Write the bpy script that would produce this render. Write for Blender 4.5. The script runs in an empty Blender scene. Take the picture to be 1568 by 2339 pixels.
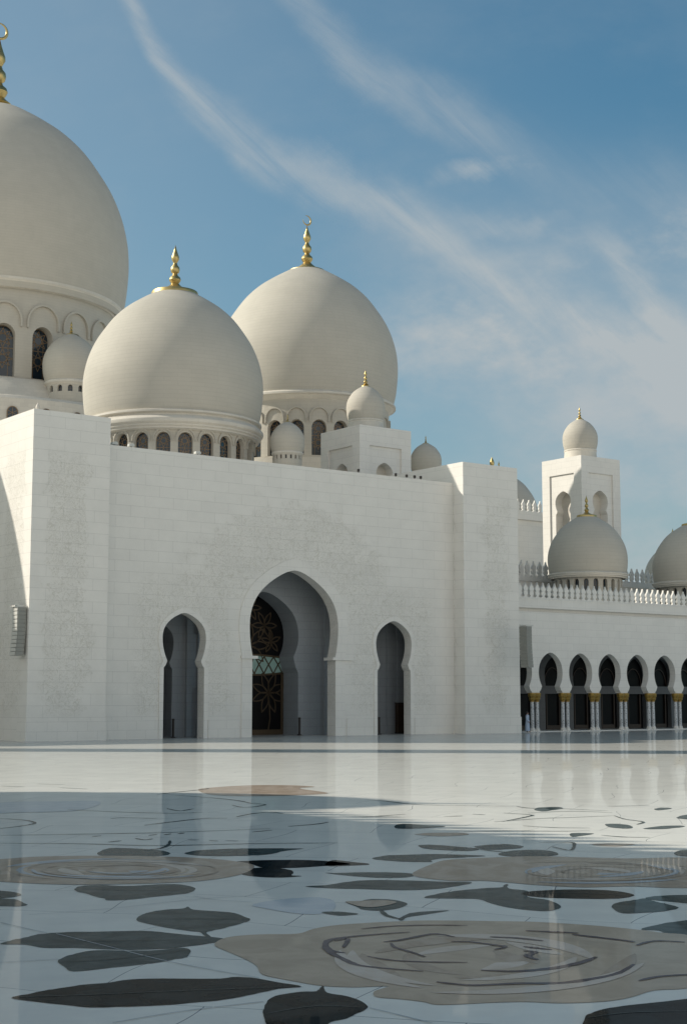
import bpy, math, random
from math import sin, cos, pi, radians, sqrt, atan, tan, degrees, exp
from mathutils import Vector, Matrix
random.seed(7)
scene = bpy.context.scene
COL = scene.collection

# ------------------------------------------------------------------ survey of the place
F, EYE = 3450.0, 2.6
PITCH = atan(428.5 / F)
AZ = atan(4650 / 3477.0)
UX, UY = sin(AZ), cos(AZ)
def ray(x, y):
    a = (x - 784) / F; b = (1169.5 - y) / F
    return a, cos(PITCH) - b * sin(PITCH), sin(PITCH) + b * cos(PITCH)
def G(x, y):
    r = ray(x, y); t = -EYE / r[2]
    return r[0] * t, r[1] * t
OX, OY = G(58.5, 1695)
ROT = pi / 2 - AZ
def uv_of(X, Y):
    return (X - OX) * UX + (Y - OY) * UY, -(X - OX) * UY + (Y - OY) * UX
def at(x, y, d):
    r = ray(x, y); t = d / r[1]
    u, v = uv_of(r[0] * t, d)
    return u, v, EYE + r[2] * t
def zof(y, d): return at(784, y, d)[2]
def mpp(y, d): return (d * cos(PITCH) + (zof(y, d) - EYE) * sin(PITCH)) / F     # metres per picture unit there
def plane_v(x, y, v):
    r = ray(x, y)
    t = (v - OX * UY + OY * UX) / (-r[0] * UY + r[1] * UX)
    return (r[0] * t - OX) * UX + (r[1] * t - OY) * UY, EYE + r[2] * t
def world(u, v, z=0):
    return Vector((OX + u * UX - v * UY, OY + u * UY + v * UX, z))

# ------------------------------------------------------------------ materials
def new_mat(name, base, rough=.6, metal=0, spec=.5):
    m = bpy.data.materials.new(name); m.use_nodes = True
    b = m.node_tree.nodes['Principled BSDF']
    b.inputs['Base Color'].default_value = (*base, 1)
    b.inputs['Roughness'].default_value = rough
    b.inputs['Metallic'].default_value = metal
    b.inputs['Specular IOR Level'].default_value = spec
    return m, m.node_tree, b
def N(nt, kind, **kw):
    n = nt.nodes.new(kind)
    for k, v in kw.items():
        if k.startswith('i_'):
            key = k[2:]
            n.inputs[int(key) if key.isdigit() else key.replace('_', ' ')].default_value = v
        else: setattr(n, k, v)
    return n
def LK(nt, a, b): nt.links.new(a, b)
def math_(nt, op, a, b=None, clamp=False):
    n = nt.nodes.new('ShaderNodeMath'); n.operation = op; n.use_clamp = clamp
    for i, q in enumerate((a, b)):
        if q is None: continue
        if isinstance(q, (int, float)): n.inputs[i].default_value = q
        else: nt.links.new(q, n.inputs[i])
    return n.outputs[0]
def smap(nt, v, a, b, c=0., d=1.):
    n = nt.nodes.new('ShaderNodeMapRange'); n.interpolation_type = 'SMOOTHSTEP'
    nt.links.new(v, n.inputs[0])
    for i, q in enumerate((a, b, c, d)): n.inputs[i + 1].default_value = q
    return n.outputs[0]

def stone(name, base, bw, bh, joint=.86, jsize=.012, rough=.55, carve=False, tone=.02, bumpy=.15, spec=.35, obj=False):
    m, nt, b = new_mat(name, base, rough, spec=spec)
    uv = N(nt, 'ShaderNodeUVMap').outputs[0]
    ob = N(nt, 'ShaderNodeTexCoord').outputs['Object'] if obj else uv
    br = N(nt, 'ShaderNodeTexBrick', i_Scale=1.0)
    br.inputs['Brick Width'].default_value = bw; br.inputs['Row Height'].default_value = bh
    br.inputs['Mortar Size'].default_value = jsize; br.inputs['Mortar Smooth'].default_value = .3
    br.inputs['Bias'].default_value = 0
    c1 = [min(1, q * (1 + tone)) for q in base]; c2 = [q * (1 - tone) for q in base]
    br.inputs['Color1'].default_value = (*c1, 1); br.inputs['Color2'].default_value = (*c2, 1)
    br.inputs['Mortar'].default_value = (*[q * joint for q in base], 1)
    LK(nt, uv, br.inputs['Vector'])
    # irregular joint strength and mottled stone
    nz = N(nt, 'ShaderNodeTexNoise', i_Scale=.55, i_Detail=6.0, i_Roughness=.65)
    LK(nt, ob, nz.inputs['Vector'])
    nf = N(nt, 'ShaderNodeTexNoise', i_Scale=9.0, i_Detail=4.0, i_Roughness=.7)
    LK(nt, ob, nf.inputs['Vector'])
    k = math_(nt, 'ADD', math_(nt, 'MULTIPLY', smap(nt, nz.outputs[0], .3, .7), .06), math_(nt, 'MULTIPLY', nf.outputs[0], .08))
    k = math_(nt, 'ADD', k, .93)
    col = N(nt, 'ShaderNodeMix', data_type='RGBA', blend_type='MULTIPLY'); col.inputs[0].default_value = 1
    LK(nt, br.outputs['Color'], col.inputs[6])
    cmb = N(nt, 'ShaderNodeCombineColor'); 
    for i in range(3): LK(nt, k, cmb.inputs[i])
    LK(nt, cmb.outputs[0], col.inputs[7])
    out = col.outputs[2]
    hgt = math_(nt, 'MULTIPLY', br.outputs['Fac'], -1.0)
    hgt = math_(nt, 'ADD', hgt, math_(nt, 'MULTIPLY', nf.outputs[0], .5))
    if carve:
        # low relief of climbing vines: contour lines of warped noise, only inside the carved fields
        sp = N(nt, 'ShaderNodeSeparateXYZ'); LK(nt, uv, sp.inputs[0]); U_, Z_ = sp.outputs[0], sp.outputs[1]
        def absd(v, c): return math_(nt, 'ABSOLUTE', math_(nt, 'SUBTRACT', v, c))
        low = math_(nt, 'MULTIPLY', math_(nt, 'SUBTRACT', nz.outputs[0], .5), 5.0)
        t1 = smap(nt, math_(nt, 'ADD', absd(U_, 2.55), low), 1.2, 1.6, 1, 0)
        t2 = smap(nt, math_(nt, 'ADD', absd(U_, 39.3), low), 1.0, 1.4, 1, 0)
        ex = math_(nt, 'DIVIDE', absd(U_, 21.0), 11.5); ez = math_(nt, 'DIVIDE', absd(Z_, 3.0), 13.2)
        rr = math_(nt, 'SQRT', math_(nt, 'ADD', math_(nt, 'MULTIPLY', ex, ex), math_(nt, 'MULTIPLY', ez, ez)))
        rr = math_(nt, 'ADD', rr, math_(nt, 'MULTIPLY', low, .12))
        t3 = math_(nt, 'MULTIPLY', smap(nt, rr, .62, .7), smap(nt, rr, .96, 1.06, 1, 0))
        t4 = smap(nt, math_(nt, 'ADD', absd(U_, 21.0), low), 5.0, 6.0)
        t4 = math_(nt, 'MULTIPLY', t4, smap(nt, absd(U_, 21.0), 12, 13.5, 1, 0))
        t4 = math_(nt, 'MULTIPLY', t4, smap(nt, Z_, 9, 12, 1, 0))
        msk = math_(nt, 'MAXIMUM', math_(nt, 'MAXIMUM', t1, t2), math_(nt, 'MAXIMUM', t3, t4))
        msk = math_(nt, 'MULTIPLY', msk, math_(nt, 'MULTIPLY', smap(nt, Z_, 1.2, 2.0), smap(nt, Z_, 17.5, 19.0, 1, 0)))
        lines = None
        for sc, wd in ((.7, .010), (1.5, .018), (3.0, .03)):
            q = N(nt, 'ShaderNodeTexNoise', i_Scale=sc, i_Detail=1.5, i_Roughness=.5, i_Distortion=1.6)
            LK(nt, uv, q.inputs['Vector'])
            l = smap(nt, absd(q.outputs[0], .5), wd * .3, wd, 1, 0)
            lines = l if lines is None else math_(nt, 'MAXIMUM', lines, l)
        lines = math_(nt, 'MULTIPLY', lines, msk)
        mx = N(nt, 'ShaderNodeMix', data_type='RGBA')
        LK(nt, math_(nt, 'MULTIPLY', lines, .40), mx.inputs[0]); LK(nt, out, mx.inputs[6])
        mx.inputs[7].default_value = (.46, .43, .35, 1); out = mx.outputs[2]
        hgt = math_(nt, 'ADD', hgt, math_(nt, 'MULTIPLY', lines, 1.2))
    LK(nt, out, b.inputs['Base Color'])
    bp = N(nt, 'ShaderNodeBump', i_Strength=.38 if carve else bumpy, i_Distance=.03 if carve else .02)
    LK(nt, hgt, bp.inputs['Height']); LK(nt, bp.outputs[0], b.inputs['Normal'])
    LK(nt, math_(nt, 'ADD', math_(nt, 'MULTIPLY', nf.outputs[0], .25), rough - .12), b.inputs['Roughness'])
    return m

WHITE = (.715, .685, .63)
M = {}
M['wall'] = stone('carved_white_marble', WHITE, 2.2, .735, joint=.80, jsize=.012, carve=True, tone=.012, rough=.7, spec=.2)
M['plain'] = stone('white_marble_cladding', WHITE, 1.4, .6, joint=.82, rough=.7, spec=.2)
M['cream'] = stone('cream_marble', (.60, .555, .48), .9, .45, joint=.86, tone=.04)
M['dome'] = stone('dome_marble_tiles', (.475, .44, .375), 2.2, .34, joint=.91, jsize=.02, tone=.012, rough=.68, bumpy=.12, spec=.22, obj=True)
M['dark_in'] = stone('shade_toned_porch_marble', (.33, .35, .37), 1.2, .6, joint=.75)  # white marble darkened and blued: porch shade put into the colour
def metal(name, base, rough, metalv=1.0, var=.25):
    m, nt, b = new_mat(name, base, rough, metalv)
    nz = N(nt, 'ShaderNodeTexNoise', i_Scale=3.0, i_Detail=5.0)
    tc = N(nt, 'ShaderNodeTexCoord'); LK(nt, tc.outputs['Object'], nz.inputs['Vector'])
    cr = N(nt, 'ShaderNodeMix', data_type='RGBA')
    LK(nt, nz.outputs[0], cr.inputs[0])
    cr.inputs[6].default_value = (*[q * (1 - var) for q in base], 1); cr.inputs[7].default_value = (*base, 1)
    LK(nt, cr.outputs[2], b.inputs['Base Color'])
    return m
M['arcin'] = stone('shade_toned_arcade_stone', (.13, .135, .14), 1.2, .6, joint=.75)  # interior white marble darkened, so the arcade's shade is in its colour
M['gold'] = metal('gilded_finial', (.58, .44, .19), .42)
M['goldcap'] = metal('gilded_capital', (.46, .30, .085), .5, .85)
M['bronze'] = metal('bronze_lattice', (.085, .058, .032), .5, .4)
M['lattice'] = metal('window_tracery', (.26, .17, .09), .55, .2)
M['glass'] = metal('dark_glass', (.018, .034, .05), .12, 0)
M['blackglass'] = metal('black_glass', (.006, .006, .007), .35, 0)
M['blackglass'].node_tree.nodes['Principled BSDF'].inputs['Specular IOR Level'].default_value = .12
M['teal'] = metal('pale_green_glass', (.34, .50, .45), .2, 0)
M['post'] = metal('dark_post', (.03, .025, .022), .45, .2)
M['brown'] = metal('brown_wood', (.045, .027, .016), .5, 0)
M['speaker'] = metal('grey_speaker_mesh', (.27, .27, .24), .6, 0)
M['speakerlit'] = metal('lit_speaker_and_white_housing', (.62, .61, .56), .5, 0)  # sunlit speaker side put into the colour; also serves white lamp housings
M['robe'] = metal('pale_blue_cloth', (.42, .50, .62), .85, 0, .12)
M['skin'] = metal('skin', (.36, .21, .15), .6, 0, .1)
M['hair'] = metal('black_hair', (.02, .018, .016), .6, 0, .1)

def shaft_mat():
    m, nt, b = new_mat('inlaid_column_marble', (.66, .67, .67), .3)
    uv = N(nt, 'ShaderNodeUVMap').outputs[0]
    vo = N(nt, 'ShaderNodeTexVoronoi', i_Scale=6.5, i_Randomness=.55); LK(nt, uv, vo.inputs['Vector'])
    dots = smap(nt, vo.outputs['Distance'], .22, .34, 1, 0)
    nz = N(nt, 'ShaderNodeTexNoise', i_Scale=3.0, i_Detail=1.0, i_Distortion=1.0); LK(nt, uv, nz.inputs['Vector'])
    ln = smap(nt, math_(nt, 'ABSOLUTE', math_(nt, 'SUBTRACT', nz.outputs[0], .5)), .006, .02, 1, 0)
    mx = N(nt, 'ShaderNodeMix', data_type='RGBA'); LK(nt, math_(nt, 'MAXIMUM', dots, ln), mx.inputs[0])
    mx.inputs[6].default_value = (.52, .53, .53, 1); mx.inputs[7].default_value = (.07, .075, .08, 1)
    LK(nt, mx.outputs[2], b.inputs['Base Color'])
    return m
M['shaft'] = shaft_mat()

FLOOR_ROUGH = .055
def floor_finish(nt, b, rough=FLOOR_ROUGH):
    tc = N(nt, 'ShaderNodeTexCoord').outputs['Object']
    wv = N(nt, 'ShaderNodeTexNoise', i_Scale=.35, i_Detail=3.0, i_Roughness=.5); LK(nt, tc, wv.inputs['Vector'])
    bp = N(nt, 'ShaderNodeBump', i_Strength=.06, i_Distance=.02); LK(nt, wv.outputs[0], bp.inputs['Height'])
    LK(nt, bp.outputs[0], b.inputs['Normal'])
    rn = N(nt, 'ShaderNodeTexNoise', i_Scale=.8, i_Detail=5.0); LK(nt, tc, rn.inputs['Vector'])
    LK(nt, math_(nt, 'ADD', math_(nt, 'MULTIPLY', rn.outputs[0], .07), rough - .02), b.inputs['Roughness'])
    return tc
def satin(nt, b, k=.95):
    # honed stone: the mirror layer is weaker than clean glass
    b.inputs['Specular IOR Level'].default_value = 0
    b.inputs['Roughness'].default_value = 1
    for l in list(b.inputs['Roughness'].links): nt.links.remove(l)
    gl = N(nt, 'ShaderNodeBsdfGlossy'); fr = N(nt, 'ShaderNodeFresnel', i_IOR=1.5); ms = N(nt, 'ShaderNodeMixShader')
    nl = b.inputs['Normal'].links
    if nl: LK(nt, nl[0].from_socket, gl.inputs['Normal'])
    tc = N(nt, 'ShaderNodeTexCoord').outputs['Object']
    rn = N(nt, 'ShaderNodeTexNoise', i_Scale=.8, i_Detail=5.0); LK(nt, tc, rn.inputs['Vector'])
    LK(nt, math_(nt, 'ADD', math_(nt, 'MULTIPLY', rn.outputs[0], .035), .012), gl.inputs['Roughness'])
    LK(nt, math_(nt, 'MULTIPLY', math_(nt, 'POWER', fr.outputs[0], 2.6), k), ms.inputs[0]); LK(nt, b.outputs[0], ms.inputs[1]); LK(nt, gl.outputs[0], ms.inputs[2])
    o = [n for n in nt.nodes if n.type == 'OUTPUT_MATERIAL'][0]; LK(nt, ms.outputs[0], o.inputs[0])
def floor_mat():
    m, nt, b = new_mat('polished_white_floor', (.78, .76, .72), .06)
    tc = floor_finish(nt, b)
    mp = N(nt, 'ShaderNodeMapping'); mp.inputs['Rotation'].default_value = (0, 0, .33); LK(nt, tc, mp.inputs[0])
    br = N(nt, 'ShaderNodeTexBrick', i_Scale=1.0)
    br.inputs['Brick Width'].default_value = 2.6; br.inputs['Row Height'].default_value = 2.0
    br.inputs['Mortar Size'].default_value = .007; br.inputs['Mortar Smooth'].default_value = .2
    br.inputs['Color1'].default_value = (.83, .81, .735, 1); br.inputs['Color2'].default_value = (.79, .77, .70, 1)
    br.inputs['Mortar'].default_value = (.26, .27, .27, 1)
    wob = N(nt, 'ShaderNodeTexNoise', i_Scale=.12); LK(nt, tc, wob.inputs['Vector'])
    vm = N(nt, 'ShaderNodeVectorMath', operation='MULTIPLY_ADD'); LK(nt, wob.outputs['Color'], vm.inputs[0])
    vm.inputs[1].default_value = (3, 3, 0); LK(nt, mp.outputs[0], vm.inputs[2])
    LK(nt, vm.outputs[0], br.inputs['Vector'])
    st = N(nt, 'ShaderNodeTexNoise', i_Scale=1.0, i_Detail=7.0, i_Roughness=.65)
    LK(nt, tc, st.inputs['Vector'])
    mx = N(nt, 'ShaderNodeMix', data_type='RGBA', blend_type='MULTIPLY'); mx.inputs[0].default_value = 1
    LK(nt, br.outputs[0], mx.inputs[6])
    cr = N(nt, 'ShaderNodeValToRGB'); LK(nt, st.outputs[0], cr.inputs[0])
    cr.color_ramp.elements[0].position = .3; cr.color_ramp.elements[0].color = (.88, .88, .89, 1)
    cr.color_ramp.elements[1].position = .7; cr.color_ramp.elements[1].color = (1, 1, 1, 1)
    LK(nt, cr.outputs[0], mx.inputs[7]); LK(nt, mx.outputs[2], b.inputs['Base Color'])
    satin(nt, b)
    return m
M['floor'] = floor_mat()
def inlay(name, a, c, scale=2.5, stretch=(1, 1, 1), rough=FLOOR_ROUGH):
    m, nt, b = new_mat(name, a, .06)
    tc = floor_finish(nt, b, rough)
    mp = N(nt, 'ShaderNodeMapping'); mp.inputs['Scale'].default_value = stretch; LK(nt, tc, mp.inputs[0])
    nz = N(nt, 'ShaderNodeTexNoise', i_Scale=scale, i_Detail=6.0, i_Roughness=.6, i_Distortion=.6); LK(nt, mp.outputs[0], nz.inputs['Vector'])
    vn = N(nt, 'ShaderNodeTexNoise', i_Scale=scale * 1.7, i_Detail=3.0, i_Roughness=.5, i_Distortion=2.2); LK(nt, mp.outputs[0], vn.inputs['Vector'])
    vein = smap(nt, math_(nt, 'ABSOLUTE', math_(nt, 'SUBTRACT', vn.outputs[0], .5)), .0, .03, .55, 0)
    fk = math_(nt, 'MAXIMUM', smap(nt, nz.outputs[0], .35, .65), vein)
    mx = N(nt, 'ShaderNodeMix', data_type='RGBA'); LK(nt, fk, mx.inputs[0])
    mx.inputs[6].default_value = (*a, 1); mx.inputs[7].default_value = (*c, 1)
    LK(nt, mx.outputs[2], b.inputs['Base Color'])
    satin(nt, b)
    return m
M['leaf'] = inlay('green_marble_inlay', (.045, .068, .070), (.08, .108, .108))
M['leafdark'] = inlay('dark_green_marble_inlay', (.009, .015, .017), (.022, .032, .035))
M['petal'] = inlay('tan_marble_inlay', (.56, .455, .35), (.47, .38, .29), 1.6)
M['rosy'] = inlay('brown_marble_inlay', (.40, .315, .24), (.50, .41, .33), 2.2, (1, .5, 1))
M['petal2'] = inlay('pale_pink_marble_inlay', (.60, .50, .41), (.66, .57, .49), 2.0)
M['palegrey'] = inlay('pale_grey_marble_inlay', (.56, .59, .61), (.64, .66, .66))
M['ribtone'] = inlay('grey_green_rib_inlay', (.05, .065, .065), (.09, .11, .11))
M['stroke'] = inlay('plum_marble_inlay', (.10, .088, .10), (.17, .15, .155))
M['greyin'] = inlay('grey_marble_inlay', (.42, .44, .46), (.52, .53, .53))

# ------------------------------------------------------------------ mesh helpers
class MB:
    def __init__(s): s.v = []; s.f = []; s.uv = {}; s.m = {}
    def vert(s, p): s.v.append(tuple(p)); return len(s.v) - 1
    def face(s, pts, uv=None, mi=0):
        i = [s.vert(p) for p in pts]; s.f.append(i)
        if uv: s.uv[len(s.f) - 1] = uv
        if mi: s.m[len(s.f) - 1] = mi
    def box(s, x0, x1, y0, y1, z0, z1, skip=''):
        P = lambda a, b, c: (a, b, c)
        fs = {'f': [P(x0,y0,z0),P(x1,y0,z0),P(x1,y0,z1),P(x0,y0,z1)], 'b': [P(x1,y1,z0),P(x0,y1,z0),P(x0,y1,z1),P(x1,y1,z1)],
              'l': [P(x0,y1,z0),P(x0,y0,z0),P(x0,y0,z1),P(x0,y1,z1)], 'r': [P(x1,y0,z0),P(x1,y1,z0),P(x1,y1,z1),P(x1,y0,z1)],
              't': [P(x0,y0,z1),P(x1,y0,z1),P(x1,y1,z1),P(x0,y1,z1)], 'd': [P(x0,y1,z0),P(x1,y1,z0),P(x1,y0,z0),P(x0,y0,z0)]}
        for k, f in fs.items():
            if k not in skip: s.face(f)
    def revolve(s, prof, n=96, c=(0, 0), a0=0, a1=2 * pi, wob=None):
        arc = 0; rm = max(r for r, z in prof)
        for j in range(len(prof) - 1):
            (r0, z0), (r1, z1) = prof[j], prof[j + 1]
            L = sqrt((r1 - r0) ** 2 + (z1 - z0) ** 2)
            for i in range(n):
                t0 = a0 + (a1 - a0) * i / n; t1 = a0 + (a1 - a0) * (i + 1) / n
                def P(r, t, z):
                    k = wob(t, z) if wob else 1
                    return (c[0] + r * k * cos(t), c[1] + r * k * sin(t), z)
                q = [P(r0, t0, z0), P(r0, t1, z0), P(r1, t1, z1), P(r1, t0, z1)]
                u = [(t0 * rm, arc), (t1 * rm, arc), (t1 * rm, arc + L), (t0 * rm, arc + L)]
                if r1 < 1e-5: q, u = q[:3], u[:3]
                elif r0 < 1e-5: q, u = [q[0], q[2], q[3]], [u[0], u[2], u[3]]
                s.face(q, u)
            arc += L
    def prism(s, outline, y0, y1):      # outline in x,z
        n = len(outline)
        s.face([(x, y0, z) for x, z in outline]); s.face([(x, y1, z) for x, z in reversed(outline)])
        for i in range(n):
            a, b = outline[i], outline[(i + 1) % n]
            s.face([(a[0], y0, a[1]), (a[0], y1, a[1]), (b[0], y1, b[1]), (b[0], y0, b[1])])
    def ribbon(s, pts, w, y, t=.03, closed=False):       # strip in the x,z plane, t thick
        n = len(pts)
        for i in range(n if closed else n - 1):
            a, b = Vector(pts[i]), Vector(pts[(i + 1) % n]); d = b - a
            if d.length < 1e-6: continue
            nn = Vector((-d.y, d.x)).normalized() * w / 2; e = d.normalized() * w * .25
            q = [a - nn - e, b - nn + e, b + nn + e, a + nn - e]
            s.prism([(p.x, p.y) for p in q], y - t, y)
    def build(s, name, mat, parent=None, fn=None, smooth=False, loc=None, merge=True):
        import bmesh
        me = bpy.data.meshes.new(name)
        # box-projected metres where no uv was given
        uvs = []
        for k, f in enumerate(s.f):
            if k in s.uv: uvs += s.uv[k]; continue
            p = [Vector(s.v[i]) for i in f]
            nrm = Vector((0, 0, 0))
            for a in range(len(p)):
                q, r = p[a], p[(a + 1) % len(p)]
                nrm += Vector(((q.y - r.y) * (q.z + r.z), (q.z - r.z) * (q.x + r.x), (q.x - r.x) * (q.y + r.y)))
            ax = max(range(3), key=lambda i: abs(nrm[i]))
            uvs += [(a.y, a.z) if ax == 0 else ((a.x, a.z) if ax == 1 else (a.x, a.y)) for a in p]
        vs = [fn(v) for v in s.v] if fn else s.v
        me.from_pydata(vs, [], s.f)
        ul = me.uv_layers.new(name='UVMap')
        for i, u in enumerate(uvs): ul.data[i].uv = u
        for mm in (mat if isinstance(mat, (list, tuple)) else [mat]): me.materials.append(mm)
        for k, mi in s.m.items(): me.polygons[k].material_index = mi
        if merge:
            bm = bmesh.new(); bm.from_mesh(me)
            bmesh.ops.remove_doubles(bm, verts=bm.verts, dist=1e-4)
            bm.to_mesh(me); bm.free()
        if smooth:
            me.polygons.foreach_set('use_smooth', [True] * len(me.polygons))
            if smooth != 'all':
                me.set_sharp_from_angle(angle=radians(smooth if smooth is not True else 32))
        o = bpy.data.objects.new(name, me); COL.objects.link(o)
        if parent is not None: o.parent = parent
        if loc: o.location = loc
        return o

def tag(o, label, cat, group=None, kind=None):
    if label: o['label'] = label
    if cat: o['category'] = cat
    if group: o['group'] = group
    if kind: o['kind'] = kind
    return o
def thing(name, u, v, label, cat, group=None, z=0, rot=None):
    o = bpy.data.objects.new(name, None); COL.objects.link(o)
    o.location = world(u, v, z); o.rotation_euler = (0, 0, ROT if rot is None else rot)
    o.empty_display_size = .5
    return tag(o, label, cat, group)
def copy_of(src, parent, loc, rz=0):
    c = src.copy(); COL.objects.link(c); c.parent = parent; c.location = loc; c.rotation_euler = (0, 0, rz)
    for ch in src.children:
        d = ch.copy(); COL.objects.link(d); d.parent = c
    return c

def arch(w, zsh, nw, zn, bw, zw, za, z0=0., n=10, keel=.36):
    """right half from the floor to the apex, then mirrored: keel-pointed horseshoe arch"""
    R = []
    if z0 < zsh: R.append((w, z0))
    R.append((w, zsh))
    for k in (.35, .7): R.append((w + (nw - w) * (k ** .6), zsh + (zn - zsh) * k))
    dz = zw - zn; dl = max(bw - nw, 1e-3); r2 = (dz * dz + dl * dl) / (2 * dl)
    for k in range(n // 2):
        z = zn + dz * k / (n // 2); R.append((bw - r2 + sqrt(max(0, r2 * r2 - (z - zw) ** 2)), z))
    h = za - zw
    for k in range(n + 1):
        t = sin(pi / 2 * k / n); R.append((bw * sqrt(max(0, 1 - t * t)) * (1 - keel * t ** 4), zw + h * t))
    R[-1] = (0, za)
    return [(-x, z) for x, z in R] + [(x, z) for x, z in reversed(R[:-1])]
def round_arch(w, z0, zs, n=8):
    R = [(w, z0)] + [(w * cos(a), zs + w * 1.12 * sin(a)) for a in [pi / 2 * k / n for k in range(n + 1)]]
    R[-1] = (0, R[-1][1])
    return [(-x, z) for x, z in R] + [(x, z) for x, z in reversed(R[:-1])]
def arch_wall(mb, xc, x0, x1, z1, prof, y, depth, zc, back=True, floor_z=None):
    P = [(xc + x, z) for x, z in prof]
    def outer(p):
        x, z = p
        if z <= zc + 1e-6: return ((x0 if x < xc else x1), z, 'l' if x < xc else 'r')
        dx, dz = x - xc, z - zc
        ts = (z1 - zc) / dz
        tx = ((x0 - xc) / dx if dx < -1e-9 else ((x1 - xc) / dx if dx > 1e-9 else 1e9))
        if tx < ts: return (x0 if dx < 0 else x1, zc + dz * tx, 'l' if dx < 0 else 'r')
        return (xc + dx * ts, z1, 't')
    O = [outer(p) for p in P]
    for i in range(len(P) - 1):
        a, b, oa, ob = P[i], P[i + 1], O[i], O[i + 1]
        poly = [a, (oa[0], oa[1])]
        if oa[2] != ob[2]:
            if oa[2] == 'l': poly.append((x0, z1))
            if ob[2] == 'r': poly.append((x1, z1))
        poly += [(ob[0], ob[1]), b]
        cl = []
        for q in poly:
            if not cl or abs(q[0] - cl[-1][0]) + abs(q[1] - cl[-1][1]) > 1e-6: cl.append(q)
        if len(cl) >= 3:
            mb.face([(q[0], y, q[1]) for q in reversed(cl)])
            if back: mb.face([(q[0], y + depth, q[1]) for q in cl])
        mb.face([(a[0], y, a[1]), (b[0], y, b[1]), (b[0], y + depth, b[1]), (a[0], y + depth, a[1])])
def band(mb, pin, pout, xc, y0, y1):
    n = len(pin)
    for i in range(n - 1):
        a, b, c, d = pin[i], pin[i + 1], pout[i + 1], pout[i]
        X = lambda p, y: (xc + p[0], y, p[1])
        mb.face([X(a, y0), X(b, y0), X(c, y0), X(d, y0)][::-1])
        mb.face([X(d, y0), X(c, y0), X(c, y1), X(d, y1)])
        mb.face([X(a, y0), X(a, y1), X(b, y1), X(b, y0)])
def catmull(pts, sub=4, closed=False):
    out = []; n = len(pts)
    rng = range(n) if closed else range(n - 1)
    for i in rng:
        p = [pts[(i + k) % n] if closed else pts[min(max(i + k, 0), n - 1)] for k in (-1, 0, 1, 2)]
        for s_ in range(sub):
            t = s_ / sub
            out.append(tuple(.5 * ((2 * p[1][k]) + (-p[0][k] + p[2][k]) * t + (2 * p[0][k] - 5 * p[1][k] + 4 * p[2][k] - p[3][k]) * t * t
                       + (-p[0][k] + 3 * p[1][k] - 3 * p[2][k] + p[3][k]) * t ** 3) for k in (0, 1)))
    if not closed: out.append(tuple(pts[-1]))
    return out

# ------------------------------------------------------------------ floor and its inlaid flowers
fl = MB(); fl.face([(-900, -500, 0), (900, -500, 0), (900, 1500, 0), (-900, 1500, 0)])
floor = fl.build('courtyard_floor', M['floor'])
tag(floor, 'polished white marble courtyard floor inlaid with big dark leaves and tan flowers', 'floor', kind='structure')

def fromA(p): return (.5138 * p[0], 1675.7 + .5138 * p[1])
def fromB(p): return (773.4 + .5068 * p[0], 1675.7 + .5068 * p[1])
ZN = [0]
def sheet(name, pts, mat, z, conv, sub=4, jag=0):
    ZN[0] += 1; z += (ZN[0] % 12) * .00006
    pts = [conv(p) for p in pts]
    pts = catmull(pts, sub, True)
    if jag:
        q = []
        for i, p in enumerate(pts):
            k = jag * (random.random() - .5)
            q.append((p[0] + k * 2, p[1] + k * .5))
        pts = q
    g = [G(*p) for p in pts]
    ar = sum(g[i][0] * g[(i + 1) % len(g)][1] - g[(i + 1) % len(g)][0] * g[i][1] for i in range(len(g)))
    if ar < 0: g.reverse()
    mb = MB(); mb.face([(x, y, z) for x, y in g])
    return mb.build(name, mat, floor, merge=False)
def stroke(pts, wpx, mat, z, conv, name='stem_inlay', taper=True):
    pts = catmull([conv(p) for p in pts], 5)
    g = [Vector(G(*p)) for p in pts]
    n = len(g); L, R_ = [], []
    for i, p in enumerate(g):
        d = (g[min(i + 1, n - 1)] - g[max(i - 1, 0)]).normalized()
        nn = Vector((-d.y, d.x))
        # width given in metres
        t = i / (n - 1); w = wpx * (.25 + .75 * sin(pi * min(1, max(0, t * .96 + .02))) ** .6 if taper else 1) * (.8 + .4 * random.random() ** 2)
        L.append(p + nn * w / 2); R_.append(p - nn * w / 2)
    ZN[0] += 1; z += (ZN[0] % 15) * .0001
    mb = MB()
    for i in range(n - 1):
        mb.face([(R_[i].x, R_[i].y, z), (R_[i + 1].x, R_[i + 1].y, z), (L[i + 1].x, L[i + 1].y, z), (L[i].x, L[i].y, z)])
    return mb.build(name, mat, floor)

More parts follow.
